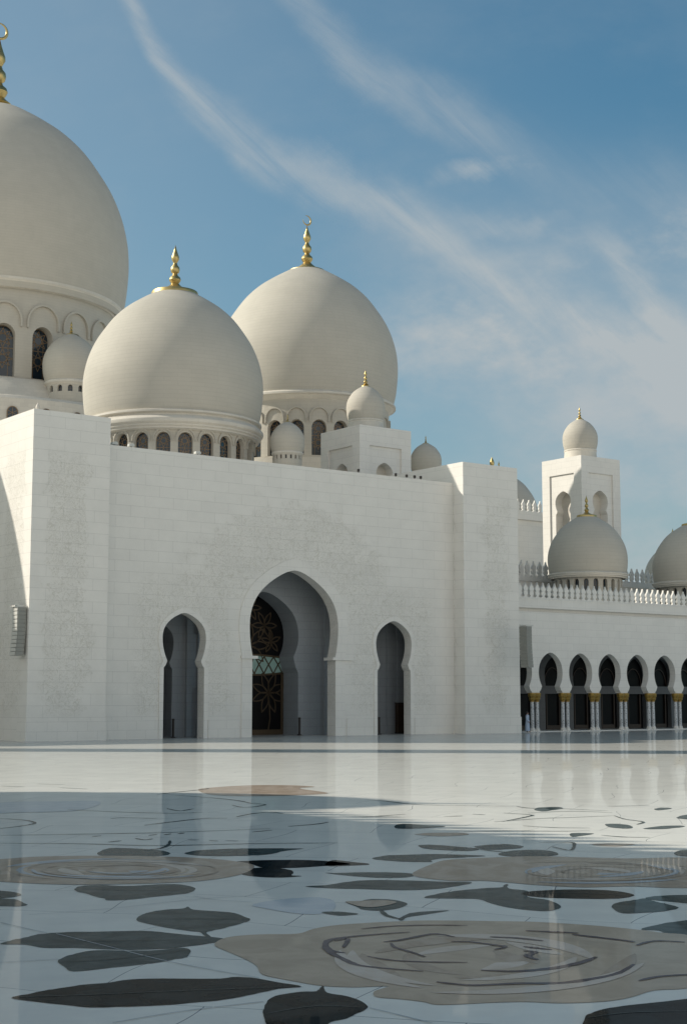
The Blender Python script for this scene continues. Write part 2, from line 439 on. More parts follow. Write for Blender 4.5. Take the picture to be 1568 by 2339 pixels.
LA = [  # leaves on the left side of the floor
 ([(432,535),(470,515),(520,510),(640,515),(720,522),(757,535),(720,545),(620,547),(520,545),(460,545)],'leaf'),
 ([(820,535),(870,522),(980,515),(1110,512),(1250,512),(1350,513),(1270,522),(1180,540),(1050,545),(900,545)],'leaf'),
 ([(1045,572),(1130,566),(1300,563),(1450,568),(1560,582),(1450,590),(1320,598),(1180,600),(1110,580)],'leafdark'),
 ([(1060,620),(1100,603),(1200,598),(1290,608),(1305,622),(1295,632),(1340,636),(1220,642),(1110,635)],'leafdark'),
 ([(332,693),(360,680),(450,675),(560,680),(700,672),(790,672),(860,685),(865,700),(820,713),(700,725),(600,738),(480,743),(465,735),(430,728),(380,712),(345,705)],'leaf'),
 ([(-60,700),(50,705),(95,718),(60,728),(-60,735)],'leaf'),
 ([(-60,738),(60,738),(105,755),(120,765),(60,770),(-60,765)],'leaf'),
 ([(605,830),(650,800),(740,785),(810,780),(835,772),(860,785),(960,792),(1040,800),(1095,820),(1113,828),(1085,842),(1000,865),(925,882),(918,890),(940,908),(912,903),(890,885),(850,880),(760,868),(670,850)],'leaf'),
 ([(0,938),(60,920),(110,910),(170,895),(300,885),(450,883),(640,880),(760,890),(860,900),(950,908),(1010,918),(960,930),(860,945),(700,960),(520,962),(330,955),(200,955),(110,940)],'leaf'),
 ([(258,1018),(275,1000),(340,980),(430,966),(560,968),(700,966),(800,955),(845,965),(830,995),(780,1005),(700,1020),(600,1032),(500,1042),(330,1060),(290,1040)],'leaf'),
 ([(50,1178),(120,1162),(200,1145),(270,1135),(380,1118),(470,1112),(560,1098),(700,1092),(800,1093),(980,1092),(1040,1085),(1130,1090),(1230,1108),(1340,1127),(1240,1137),(1130,1160),(1000,1185),(850,1200),(700,1212),(520,1218),(400,1220),(300,1210),(160,1195)],'leafdark'),
 ([(1170,1235),(1190,1190),(1240,1165),(1340,1150),(1405,1148),(1425,1130),(1438,1128),(1455,1155),(1540,1170),(1610,1195),(1633,1222),(1590,1245),(1540,1270),(1470,1285),(1420,1310),(1220,1330),(1175,1270)],'leafdark'),
 ([(1120,765),(1200,745),(1300,735),(1400,730),(1480,745),(1480,790),(1400,805),(1300,800),(1180,780)],'palegrey')]
LB = [
 ([(150,565),(210,552),(300,548),(430,545),(560,548),(660,553),(560,560),(450,565),(415,575),(418,580),(330,580),(230,575)],'leaf'),
 ([(-30,573),(60,580),(140,590),(60,597),(-60,597)],'leafdark'),
 ([(360,505),(430,503),(540,512),(630,520),(600,530),(500,528),(390,520)],'leaf'),
 ([(610,510),(680,503),(760,500),(830,510),(800,520),(700,525),(640,520)],'leaf'),
 ([(718,545),(760,532),(860,525),(950,530),(990,545),(940,555),(830,558),(750,553)],'leaf'),
 ([(0,630),(100,627),(250,628),(340,635),(320,648),(200,652),(80,645),(-60,630)],'leaf'),
 ([(-150,692),(-60,685),(40,670),(150,662),(330,665),(480,670),(600,672),(540,688),(400,705),(250,707),(100,702),(0,700)],'leaf'),
 ([(385,742),(430,728),(520,712),(640,700),(730,695),(745,684),(762,682),(765,700),(850,712),(850,738),(940,752),(1000,780),(960,800),(880,800),(760,785),(680,765),(630,748),(520,745)],'leaf'),
 ([(820,722),(900,710),(1050,705),(1200,708),(1290,718),(1330,732),(1260,745),(1100,746),(950,742),(860,735)],'leafdark'),
 ([(1380,745),(1450,733),(1620,732),(1620,768),(1480,758)],'leaf'),
 ([(1230,785),(1250,765),(1330,752),(1380,745),(1430,760),(1530,785),(1480,800),(1400,808),(1280,812)],'leaf'),
 ([(30,760),(90,758),(150,748),(250,752),(310,770),(270,788),(190,800),(110,795),(75,780)],'leaf'),
 ([(-80,808),(0,805),(90,815),(0,822)],'leaf'),
 ([(270,836),(320,812),(400,803),(500,800),(400,815),(310,830),(285,845)],'leaf'),
 ([(1360,885),(1430,865),(1500,852),(1620,848),(1620,930),(1480,905),(1440,890)],'leaf'),
 ([(1110,1285),(1150,1258),(1250,1235),(1400,1218),(1700,1200),(1700,1335),(1150,1340)],'leafdark'),
 ([(1510,540),(1540,528),(1620,525),(1620,555),(1530,552)],'leaf'),
 ([(1200,410),(1250,408),(1310,415),(1320,428),(1260,428),(1215,422)],'leaf'),
 ([(1520,380),(1560,368),(1620,366),(1620,388),(1550,386)],'leaf'),
 ([(1420,342),(1450,335),(1500,338),(1440,347)],'leaf'),
 ([(250,418),(290,408),(400,415),(480,420),(380,428),(270,430)],'leaf'),
 ([(340,455),(450,448),(560,450),(580,458),(450,464)],'rosy'),
 ([(1040,455),(1060,449),(1150,452),(1090,462),(1050,466)],'leaf'),
 ([(900,335),(980,332),(1010,338),(960,346),(920,352),(880,345)],'leaf'),
 ([(1370,430),(1450,418),(1540,416),(1550,422),(1450,432)],'leaf'),
 ([(1140,503),(1200,497),(1300,498),(1330,502),(1240,510)],'rosy')]
for p, m_ in LA: sheet('leaf_inlay', p, M[m_], .004, fromA, jag=1.2)
for p, m_ in LB: sheet('leaf_inlay', p, M[m_], .004, fromB, jag=1.0)
for pts, cv in (([(60,1176),(400,1165),(800,1148),(1330,1128)], fromA), ([(120,930),(500,925),(1000,918)], fromA), ([(620,828),(850,826),(1105,828)], fromA), ([(262,1020),(520,1005),(840,965)], fromA),
                ([(340,692),(600,700),(862,700)], fromA), ([(1180,1250),(1400,1215),(1620,1222)], fromA), ([(1120,1285),(1300,1262),(1568,1255)], fromB), ([(830,724),(1050,722),(1320,732)], fromB), ([(-60,688),(250,685),(590,674)], fromB)):
    stroke(pts, .022, M['ribtone'], .0075, cv, 'leaf_rib')
big = [(0,865),(200,852),(400,845),(700,848),(900,852),(1150,868),(1330,885),(1450,900),(1620,935),(1620,1130),(1420,1160),(1320,1190),(1200,1210),
       (1000,1218),(850,1212),(700,1215),(560,1222),(440,1225),(380,1212),(280,1200),(170,1190),(160,1165),(220,1142),(80,1146),(-40,1142),
       (-110,1135),(-250,1110),(-345,1088),(-370,1050),(-420,1020),(-500,985),(-560,955),(-505,922),(-360,908),(-190,905),(-110,882)]
sheet('flower_inlay', big, M['petal'], .0052, fromB)
sheet('flower_inlay', [(-80,575),(60,556),(200,548),(420,545),(700,548),(900,556),(1050,570),(1130,590),(1080,625),(950,650),(800,663),(500,672),(250,672),(0,660),(-80,650)], M['rosy'], .0052, fromA)
sheet('flower_inlay', [(330,640),(420,590),(500,570),(700,560),(900,555),(1100,560),(1300,565),(1640,570),(1640,690),(1300,690),(1100,695),(900,685),(750,672),(640,665),(500,665)], M['rosy'], .0052, fromB)
sheet('flower_inlay', [(880,250),(980,238),(1120,231),(1300,231),(1400,238),(1330,245),(1460,266),(1340,274),(1150,279),(950,274)], M['rosy'], .0052, fromA)
sheet('flower_inlay', [(-60,320),(60,305),(250,303),(420,300),(440,318),(330,345),(100,352),(-60,355)], M['palegrey'], .0052, fromA)
sheet('petal_inlay', [(30,762),(90,758),(200,754),(260,764),(190,782),(110,785)], M['rosy'], .008, fromB)
for pts in ([(380,1077),(220,1065),(90,1050),(20,1022),(-40,990),(-60,960),(-40,935),(60,920),(200,908),(320,900)],
            [(235,950),(250,968),(290,980),(340,995),(390,1012)], [(200,945),(280,935),(380,915),(440,908),(520,922)], [(505,943),(600,945),(690,957),(750,966),(700,980)],
            [(680,922),(800,927),(920,940)], [(830,985),(880,990),(850,1008),(895,1025)], [(830,965),(960,980)],
            [(640,1072),(800,1077),(950,1065),(1080,1040),(1160,1012)], [(440,1125),(600,1140),(800,1132),(1000,1130),(1150,1110),(1260,1085),(1330,1045)],
            [(130,1010),(250,1028),(400,1035),(580,1037)], [(1050,910),(1180,925),(1290,938),(1330,945)], [(100,885),(250,872),(420,868),(580,870)],
            [(-60,962),(-30,985),(30,995)], [(840,893),(1000,900),(1080,905)], [(1340,960),(1420,940),(1560,945)], [(1350,1120),(1450,1100),(1620,1090)],
            [(-20,940),(40,930),(20,970)]):
    stroke(pts, .055 + .05 * random.random(), M['stroke'], .011, fromB, 'petal_line_inlay')
def crescent_patch(cx, cy, rx, ry, s0, s1, a0, da, mat, conv, z):
    n = 8; o = []
    for t in range(n + 1):
        a = a0 + da * t / n; o.append((cx + rx * s1 * cos(a), cy + ry * s1 * sin(a)))
    for t in range(n - 1, 0, -1):
        a = a0 + da * t / n; q = s1 - (s1 - s0) * sin(pi * t / n) ** .7; o.append((cx + rx * q * cos(a), cy + ry * q * sin(a)))
    sheet('petal_inlay', o, mat, z, conv, sub=2)
pr_ = random.Random(5)
for k in range(16):       # overlapping petals of the big tan flower
    s1_ = .25 + .72 * (k / 15); crescent_patch(620 + 30 * pr_.random(), 1020, 760, 165, s1_ - .12 - .05 * pr_.random(), s1_, pr_.random() * 6.28, .9 + 1.1 * pr_.random(), M[('rosy', 'petal2')[k % 2]], fromB, .0062 + .0002 * k)
for cx_, cy_, rx_, ry_, cv_ in ((520, 610, 540, 55, fromA), (1150, 625, 520, 58, fromB)):
    for k in range(14):
        s1_ = .2 + .75 * (k / 13); crescent_patch(cx_, cy_, rx_, ry_, s1_ - .15, s1_, pr_.random() * 6.28, .9 + 1.3 * pr_.random(), M[('petal', 'greyin', 'petal2')[k % 3]], cv_, .0062 + .0002 * k)
for k in range(26):       # swirls inside the two brown flowers
    cx, cy, rx, ry, cv = random.choice([(520, 610, 480, 50, fromA), (1150, 625, 480, 52, fromB)])
    s_ = .15 + .8 * random.random(); a0 = random.random() * 6.28; da = .6 + random.random() * 1.4
    pts = [(cx + rx * s_ * cos(a0 + da * t / 5), cy + ry * s_ * sin(a0 + da * t / 5)) for t in range(6)]
    stroke(pts, .05 + .06 * random.random(), M[random.choice(['greyin', 'rosy', 'rosy', 'petal'])], .0105, cv, 'petal_line_inlay')
for pts in ([(740,360),(860,368),(855,375),(740,398)], [(700,400),(900,385),(1040,380),(1240,372)], [(830,418),(960,425),(1130,428)], [(1180,460),(1280,468),(1400,470)],
            [(800,330),(860,338),(1000,340),(1210,350)], [(1210,330),(1300,328),(1400,325)], [(1240,372),(1290,388),(1370,400),(1340,412)], [(900,492),(1040,492),(1060,505),(1040,528),(960,512)],
            [(610,520),(700,532),(760,536)], [(190,800),(215,822),(270,838)], [(850,360),(1050,352),(1230,358)], [(560,445),(760,440),(980,442),(1130,440)], [(120,300),(200,305),(330,320),(480,325),(700,328),(820,328)],
            [(1130,500),(1240,498)], [(470,376),(560,373)], [(600,365),(660,368)], [(100,380),(200,372),(300,366)], [(0,372),(150,375),(280,378)]):
    stroke(pts, .07, M['leaf'], .008, fromB)
for pts in ([(490,380),(560,376),(700,380)], [(640,410),(720,400),(900,380),(1010,378)], [(755,478),(752,492),(735,505),(700,515),(640,520)], [(-20,427),(80,415),(140,405),(155,398),(120,388),(40,382),(-20,380)],
            [(745,272),(850,281),(950,288),(1060,300),(1110,310),(1160,312)], [(700,272),(780,262),(900,250),(930,244)], [(0,455),(300,450),(600,445),(800,440),(1200,425)], [(0,490),(350,492),(700,500),(1100,492),(1500,488)],
            [(1050,372),(1120,358),(1200,352),(1260,358)], [(1280,415),(1400,405),(1460,396)], [(1120,440),(1160,436),(1210,432)], [(600,468),(640,474),(680,470)], [(480,485),(540,478)], [(300,340),(520,350),(760,356),(900,352)],
            [(160,225),(290,228)], [(260,242),(390,248)], [(0,236),(110,238)], [(1030,320),(1090,330),(1180,318),(1100,312)], [(835,475),(885,475)], [(930,478),(970,480)], [(1000,478),(1060,480)], [(660,455),(700,450)],
            [(730,452),(760,448)], [(790,448),(820,444)], [(410,460),(450,456)], [(740,335),(800,345),(860,336)]):
    stroke(pts, .075, M['leaf'], .008, fromA)
# slab joints cut across the foreground
for pts, cv in (([(0,842),(120,870),(210,890)], fromA), ([(-20,1022),(260,1006)], fromA), ([(250,893),(480,950),(720,1010),(950,1055),(1150,1090)], fromA),
                ([(130,808),(500,780),(860,740),(1180,720)], fromA), ([(500,1290),(800,1240),(1170,1195)], fromA), ([(860,725),(960,742),(1120,752)], fromA),
                ([(140,1240),(420,1309)], fromB), ([(620,680),(780,672),(860,668)], fromA)):
    stroke(pts, .018, M['greyin'], .0065, cv, 'joint_line', taper=False)

# ------------------------------------------------------------------ the facade block of the prayer hall
hall = thing('prayer_hall_front', 0, 0, 'long white marble mosque front with faint carved vines and three horseshoe portals', 'mosque')
VF = 1.25
ZW, ZT = 19.38, 20.92
U1, U2, U3, U4 = 5.45, 36.02, 41.75, 41.75
mb = MB()
side = arch(1.58, 4.72, 1.32, 5.18, 1.70, 6.75, 8.42)
side_in = arch(1.35, 4.72, 1.12, 5.18, 1.45, 6.6, 8.0)
mid = arch(3.60, 5.45, 3.58, 5.62, 3.84, 7.75, 11.76, n=16)
mid_in = arch(3.05, 4.55, 2.62, 5.75, 3.06, 7.3, 10.45, n=14)
arch_wall(mb, 11.97, U1, 16, ZW, side, VF, .78, 6.75)
arch_wall(mb, 21.05, 16, 26, ZW, mid, VF, .95, 7.75)
arch_wall(mb, 30.08, 26, U2, ZW, side, VF, .78, 6.9)
mb.face([(U1, VF, ZW), (U2, VF, ZW), (U2, VF + .9, ZW), (U1, VF + .9, ZW)])
mb.box(U1, U2, VF + .9, VF + 1.1, 13.2, ZW - .002, 'd')
mb.build('front_wall', M['wall'], hall)
mb = MB()       # roof slab and rear body of the hall
mb.box(U1, U2, VF + 1.1, 70, 12.6, 18.2, 'd'); mb.box(U1, U2, 9.0, 70, 0, 12.6, 'td')
mb.build('roof', M['plain'], hall)
for (a, b_) in ((0, U1), (U2, U4)):
    mb = MB(); mb.box(a, b_, 0, 9, .0, ZT, 'd')
    if a == 0: mb.box(-.0, U1, 9, 70, 0, 18.2, 'd')
    else: mb.box(U2, U4, 9, 26, 0, 18.2, 'd')
    mb.build('end_block', M['wall'], hall)
mb = MB()       # projecting plinth, broken by the portals
for a, b_ in ((-.05, U1 + .05), (U2 - .05, U4 + .05)): mb = MB(); mb.box(a, b_, -.05, 1.25, 0, 1.25, 'bd'); mb.build('plinth', M['plain'], hall)
for a, b_ in ((U1 + .05, 10.02), (13.93, 16.42), (25.68, 28.12), (32.05, U2 - .05)): mb = MB(); mb.box(a, b_, VF - .045, VF, 0, 1.25, 'bd'); mb.build('plinth', M['plain'], hall)
# raised bands round the arches
def outband(w, zsh, nw, zn, bw, zw, za, d, dz, n=10):
    return arch(w + d, zsh + .0, nw + d, zn, bw + d, zw, za + dz, n=n)
for xc in (11.97, 30.08):
    mb = MB(); band(mb, side, outband(1.58, 4.72, 1.32, 5.18, 1.70, 6.75, 8.42, .32, .36), xc, VF - .05, VF)
    mb.build('arch_band', M['plain'], hall)
mb = MB(); band(mb, mid, outband(3.60, 5.45, 3.58, 5.62, 3.84, 7.75, 11.76, .86, .8, 16), 21.05, VF - .055, VF)
mb.build('arch_band', M['plain'], hall)
for a, b_ in ((16.5, 17.85), (24.35, 26.2)): mb = MB(); mb.box(a, b_, VF - .16, VF + 1.0, 5.42, 5.62); mb.build('impost', M['plain'], hall)
# porch behind the wall
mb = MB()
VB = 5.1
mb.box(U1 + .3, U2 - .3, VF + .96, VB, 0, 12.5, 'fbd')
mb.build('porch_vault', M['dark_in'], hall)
for o_ in (hall.children[-1],):
    pass
mb = MB()
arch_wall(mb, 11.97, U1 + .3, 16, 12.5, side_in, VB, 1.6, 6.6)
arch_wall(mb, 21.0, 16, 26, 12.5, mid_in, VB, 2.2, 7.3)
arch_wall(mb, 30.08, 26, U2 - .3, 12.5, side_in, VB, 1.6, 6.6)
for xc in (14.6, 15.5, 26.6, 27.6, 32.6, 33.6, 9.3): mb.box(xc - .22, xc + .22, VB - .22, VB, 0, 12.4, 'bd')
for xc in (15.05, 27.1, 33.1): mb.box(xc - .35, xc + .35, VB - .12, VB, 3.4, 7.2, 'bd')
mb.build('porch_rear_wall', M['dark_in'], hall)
mb = MB(); band(mb, mid_in, arch(3.05 + .9, 4.55, 2.62 + 1, 5.75, 3.06 + .95, 7.3, 11.5, n=14), 21.0, VB - .06, VB)
mb.build('inner_arch_band', M['dark_in'], hall)
# great door: black glass under bronze flowers
def flower(mb, cx, cz, r, npt, y, w=.085, a0=0):
    for k in range(npt):
        a = a0 + 2 * pi * k / npt
        for s_ in (-1, 1):
            pts = []
            for t in range(9):
                q = t / 8; off = s_ * sin(pi * q) * r * .17
                px, pz = r * q, off
                pts.append((cx + px * cos(a) - pz * sin(a), cz + px * sin(a) + pz * cos(a)))
            mb.ribbon(pts, w, y, .06)
VD = VB + 1.9
door = MB(); door.face([(17.6, VD, 0), (24.4, VD, 0), (24.4, VD, 10.8), (17.6, VD, 10.8)])
dr = door.build('glass_door', M['blackglass'], hall)
mb = MB()
for cx in (19.3, 22.7):
    flower(mb, cx - .0, 3.1, 1.55, 8, VD, a0=pi / 8)
    mb.ribbon([(cx, .4), (cx + .15, 1.2), (cx, 3.1)], .09, VD, .06)
flower(mb, 21.0, 6.6, 1.7, 8, VD); flower(mb, 22.3, 8.1, 1.1, 6, VD); flower(mb, 19.7, 8.1, 1.1, 6, VD); flower(mb, 21.0, 9.4, 1.0, 6, VD)
flower(mb, 22.9, 6.9, .9, 5, VD, a0=.4); flower(mb, 19.1, 6.9, .9, 5, VD, a0=.4)
mb.build('bronze_tracery', M['bronze'], dr)
mb = MB(); mb.box(18.0, 24.0, VD - .1, VD - .02, 0, .38); mb.box(20.93, 21.07, VD - .12, VD - .02, 0, 4.5)
mb.box(23.78, 24.0, VD - .1, VD - .02, .38, 4.6); mb.box(18.0, 18.22, VD - .1, VD - .02, .38, 4.6)
mb.build('door_frame', M['bronze'], dr)
mb = MB(); mb.prism([(18.1, 4.62), (20, 4.45), (22, 4.45), (23.95, 4.65), (23.6, 5.7), (22, 5.85), (20, 5.85), (18.4, 5.7)], VD - .05, VD - .02)
tg = mb.build('green_glass_panel', M['teal'], dr)
mb = MB()
for a in range(-3, 4):
    cx = 21 + a * .85
    mb.ribbon([(cx - .45, 4.5), (cx - .1, 5.1), (cx + .45, 5.8)], .08, VD - .05, .05); mb.ribbon([(cx + .4, 4.5), (cx + .1, 5.0), (cx - .45, 5.8)], .08, VD - .05, .05)
mb.ribbon([(18.1, 4.55), (20, 4.42), (22, 4.42), (23.9, 4.55)], .14, VD - .05, .05); mb.ribbon([(18.3, 5.75), (20, 5.88), (22, 5.88), (23.7, 5.75)], .14, VD - .05, .05)
mb.build('transom_tracery', M['bronze'], dr)
for xc in (11.97, 30.08):
    mb = MB(); mb.face([(xc - 1.6, VB + 1.5, 0), (xc + 1.6, VB + 1.5, 0), (xc + 1.6, VB + 1.5, 8.2), (xc - 1.6, VB + 1.5, 8.2)])
    d_ = mb.build('glass_door', M['blackglass'], hall)
    for zf_ in (3.0, 6.4): mb = MB(); flower(mb, xc, zf_, 1.2, 8, VB + 1.5); mb.build('bronze_tracery', M['bronze'], d_)
    mb = MB(); mb.box(xc - 1.4, xc + 1.4, VB + 1.4, VB + 1.48, 0, .3); mb.build('kick_plate', M['bronze'], d_)

# dark queue posts standing in the portals
pm = MB(); pm.revolve([(0, 0), (.17, 0), (.17, .05), (.05, .09), (.085, .12), (.085, 1.18), (.1, 1.2), (.1, 1.27), (.05, 1.3), (0, 1.3)], 20)
post0 = None
for (px, v_, lab) in ((395, 3.6, 'short dark post just inside the left small portal'), (683.5, 4.3, 'short dark post inside the tall central portal'),
                      (865.3, 2.6, 'short dark post at the left jamb of the right small portal')):
    u_ = plane_v(px, 1684, v_)[0]
    if post0 is None: o = pm.build('door_post', M['post'], smooth=True); post0 = o
    else: o = post0.copy(); COL.objects.link(o)
    o.location = world(u_, v_, 0); tag(o, lab, 'post', 'dark posts inside the portals')
u_ = plane_v(912, 1640, 4.6)[0]
cab = thing('wooden_cabinet', u_, 4.55, 'dark brown wooden cabinet inside the right small portal', 'cabinet')
mb = MB(); mb.box(-.32, .32, -.2, .2, .1, 2.3); mb.build('cabinet_body', M['brown'], cab)
mb = MB(); mb.box(-.34, .34, -.22, .22, 0, .1); mb.box(-.36, .36, -.24, .24, 2.3, 2.36); mb.box(-.008, .008, -.206, -.2, .15, 2.25); mb.build('cabinet_trim', M['post'], cab)

# ------------------------------------------------------------------ domes
DP = [(.945, -.42), (.975, -.3), (.993, -.15), (1, 0), (.988, .15), (.95, .31), (.885, .47), (.80, .61), (.685, .765), (.56, .885), (.44, .97), (.3, 1.055), (.17, 1.12), (.0, 1.15)]
SDP = [(.88, -.68), (.925, -.56), (.965, -.40), (.99, -.20)] + DP[3:]
def dome_profile(R, zs=1.0, small=False): return [(max(0, r) * R, z * R * zs) for r, z in catmull(SDP if small else DP, 4)]
def finial_mesh(h, rd, zb, big_disc=True):
    p = [(0, -.08 * h), (rd, -.08 * h)] if big_disc else [(0, 0)]
    p += [(rd, -.01 * h), (rd * .97, .02 * h), (rd * .8, .045 * h), (rd * .5, .075 * h), (.17 * h, .11 * h), (.11 * h, .16 * h), (.075 * h, .2 * h),
          (.10 * h, .235 * h), (.118 * h, .275 * h), (.105 * h, .32 * h), (.06 * h, .36 * h), (.045 * h, .4 * h), (.08 * h, .43 * h), (.092 * h, .48 * h), (.085 * h, .53 * h),
          (.05 * h, .575 * h), (.035 * h, .62 * h), (.05 * h, .65 * h), (.078 * h, .7 * h), (.075 * h, .75 * h), (.05 * h, .82 * h), (.025 * h, .9 * h), (0, h)]
    m_ = MB(); m_.revolve([(r, z + zb) for r, z in p], 28); return m_
def crescent(r, thick, z):
    m_ = MB(); n = 30
    ring = []
    for i in range(n + 1):
        a = radians(150) + radians(-300) * i / n + radians(-35)
        k = sin(pi * i / n) ** .8
        w = thick * (.15 + .95 * k)
        rc = r - thick * .5 * (k)
        ring.append([(cos(a) * (rc + w * .5 * cos(b)), w * .35 * sin(b), z + r + sin(a) * (rc + w * .5 * cos(b))) for b in [pi / 4 * q for q in range(8)]])
    for i in range(n):
        for q in range(8):
            m_.face([ring[i][q], ring[i][(q + 1) % 8], ring[i + 1][(q + 1) % 8], ring[i + 1][q]])
    return m_

LATT = {}
def window_master(w, h, parent, R, phi, zb, detail=1):
    """one glazed window of width w, height h, standing on z=0 at y=0 facing -y"""
    key = (round(w, 3), round(h, 3), detail)
    if key not in LATT:
        g = MB(); pr = round_arch(w / 2, 0, h - w * .56); g.face([(x, 0, z) for x, z in pr])
        go = g.build('window', M['glass'], None)
        l = MB(); lw = w * .028
        rw = w / 2 - lw / 2
        l.ribbon(round_arch(rw, 0, h - w * .56), lw * 1.5, 0, .04); l.ribbon([(-rw, .03), (rw, .03)], lw * 1.4, 0, .04)
        if detail:
            zc = h - w * .56
            def star(cz, r, n=8):
                for k in range(n):
                    a = 2 * pi * k / n; b_ = 2 * pi * (k + 2.999) / n
                    l.ribbon([(r * cos(a), cz + r * sin(a)), (r * cos(b_), cz + r * sin(b_))], lw, 0, .03)
            star(zc, rw * .95)
            q = zc - rw * 2.0
            while q > rw * .6: star(q, rw * .95); q -= rw * 2.0
            l.ribbon([(-rw, zc - rw), (rw, zc - rw)], lw * 1.3, 0, .03)
            l.ribbon([(-rw * .5, 0), (-rw * .5, zc)], lw * .8, 0, .03); l.ribbon([(rw * .5, 0), (rw * .5, zc)], lw * .8, 0, .03)
        else:
            l.ribbon([(0, 0), (0, h * .9)], lw, 0, .03); l.ribbon([(-rw, h * .5), (rw, h * .5)], lw, 0, .03)
        l.build('tracery', M['lattice'], go)
        LATT[key] = go
        go['__first'] = 1
    src = LATT[key]
    loc = (R * sin(phi), -R * cos(phi), zb)
    if src.get('__first'):
        del src['__first']; src.parent = parent; src.location = loc; src.rotation_euler = (0, 0, phi); return src
    return copy_of(src, parent, loc, phi)

def make_dome(name, px, d, R, zc, label, cat='dome', group=None, zs=1.0, nwin=24, ww=.5, wz=(-1.1, -.66), drum_r=.905, base=None, phase=0,
              cornice=None, fin=None, cres=None, detail=1, relief=True, n=96, mat='dome', skirt=None, uvpos=None, ypx=1000, winvis=None, reveal=.07, small=False, hood=0):
    """zc = height of the widest ring; heights below are in units of R under it"""
    u, v = uvpos if uvpos else at(px, ypx, d)[:2]
    zb = base if base is not None else 18.2
    t = thing(name, u, v, label, cat, group, z=zb)
    zc -= zb
    # local angle phi: 0 faces -v (front). camera azimuth offset handled by phase
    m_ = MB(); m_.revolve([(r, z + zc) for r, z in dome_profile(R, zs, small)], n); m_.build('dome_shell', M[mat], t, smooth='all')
    cor = cornice or [(.90, -.62), (.93, -.61), (.955, -.60), (.955, -.585), (.975, -.57), (.975, -.555), (1.0, -.535), (1.005, -.52), (1.005, -.50), (.985, -.475), (.96, -.46), (.95, -.44), (.985, -.425), (.985, -.405), (.93, -.385)]
    m_ = MB(); m_.revolve([(r * R, z * R + zc) for r, z in cor], n); m_.build('cornice', M['cream'], t, smooth=28)
    # drum of arched bays bent round the circle
    rd = drum_r * R; zt = cor[0][1] * R + zc; z0 = wz[0] * R + zc; z1 = wz[1] * R + zc
    bw = 2 * pi * rd / nwin; w = bw * ww
    m_ = MB(); dep = reveal * R
    pr = round_arch(w / 2, z0, z1 - w * .56)
    zt2 = zt + .004 * R
    def bend(p):
        a = p[0] / rd; r = rd - p[1]
        return (r * sin(a), -r * cos(a), p[2])
    for k in range(nwin):
        xc = (k + phase) * bw
        arch_wall(m_, xc, xc - bw / 2, xc + bw / 2, zt2, pr, 0, dep, z1 - w * .56, back=False)
        if z0 > .02:
            for q in (0, 1): m_.face([(xc - bw / 2 + q * bw / 2, 0, 0), (xc + q * bw / 2, 0, 0), (xc + q * bw / 2, 0, z0), (xc - bw / 2 + q * bw / 2, 0, z0)])
            m_.face([(xc - w / 2, 0, z0), (xc + w / 2, 0, z0), (xc + w / 2, dep, z0), (xc - w / 2, dep, z0)])
        if relief:      # hood mould over every window
            hz = z1 + .0 * R; ho = round_arch(w * .5 * 1.32, z1 - w * .6, z1 - w * .46); hi = round_arch(w * .5 * 1.2, z1 - w * .6, z1 - w * .5)
            if hood:
                b0 = z1 + hood * R - bw * .36; ho = round_arch(bw * .44, b0 - .04 * R, b0); hi = round_arch(bw * .395, b0 - .04 * R, b0)
            band(m_, hi, ho, xc, -.018 * R, 0)
    m_.build('drum', M[mat], t, fn=bend)
    for k in range(nwin):
        phi = (k + phase) * 2 * pi / nwin
        # windows that face away from the courtyard are never seen
        aa = (phi + pi) % (2 * pi) - pi
        if winvis and not (winvis[0] < degrees(aa) < winvis[1]): continue
        window_master(w * .99, z1 - z0, t, rd - dep * .97, phi, z0, detail)
    if skirt:
        m_ = MB(); m_.revolve([(r * R, z * R + zc) for r, z in skirt], n); m_.build('base_tier', M['cream'], t, smooth=28)
    if fin:
        h, rdk = fin
        zf = 1.105 * R * zs + zc if h > 2 else 1.12 * R * zs + zc
        fo = finial_mesh(h, rdk, zf).build('finial', M['gold'], t, smooth=40)
        if cres: 
            c_ = crescent(cres, cres * .32, zf + h * .985).build('crescent', M['gold'], fo, smooth='all')
    return t

# camera-facing angle of a dome seen from the courtyard
z2 = at(395.5, 890, 125)[2]
make_dome('hall_dome', 396, 125, 204.5 * mpp(890, 125), z2, 'white dome rising just behind the parapet above the left small portal', group='great domes of the prayer hall',
          ypx=890, nwin=24, ww=.66, wz=(-1.1, -.635), drum_r=.905, phase=.55, fin=(4.25, 1.98), winvis=(-110, 110), reveal=.06)
z3 = at(700, 845, 146)[2]

make_dome('hall_dome', 700, 146, 208 * mpp(845, 146), z3, 'large white dome topped by a gold crescent finial, behind the square rooftop kiosk', group='great domes of the prayer hall',
          ypx=845, nwin=24, ww=.66, wz=(-1.09, -.715), drum_r=.90, phase=.2, hood=.10, cornice=[(.90, -.50), (.91, -.49), (.935, -.475), (.945, -.46), (.975, -.45), (.975, -.43), (.955, -.42), (.93, -.39)],
          fin=(4.85, 1.85), cres=.52, winvis=(-110, 110), skirt=[(1.08, -2.4), (1.08, -1.14), (.9, -1.14)], reveal=.07)
zm = at(2, 596, 190)[2]
make_dome('great_dome', -15, 190, 306 * mpp(596, 190), zm, 'huge white dome cut by the left edge of the photo, tallest of all', ypx=596, zs=1.045, nwin=21, ww=.56, wz=(-1.06, -.69), drum_r=.91, phase=-2.05, hood=.12,
          cornice=[(.91, -.44), (.925, -.43), (.93, -.41), (.955, -.40), (.965, -.385), (.965, -.37), (.93, -.36)],
          fin=(10.2, 2.9), cres=1.15, winvis=(-110, 110), n=128,
          skirt=[(1.28, -2.4), (1.28, -1.28), (1.26, -1.26), (1.22, -1.26), (1.08, -1.22), (1.01, -1.11), (.97, -1.08), (.90, -1.07)], reveal=.08)
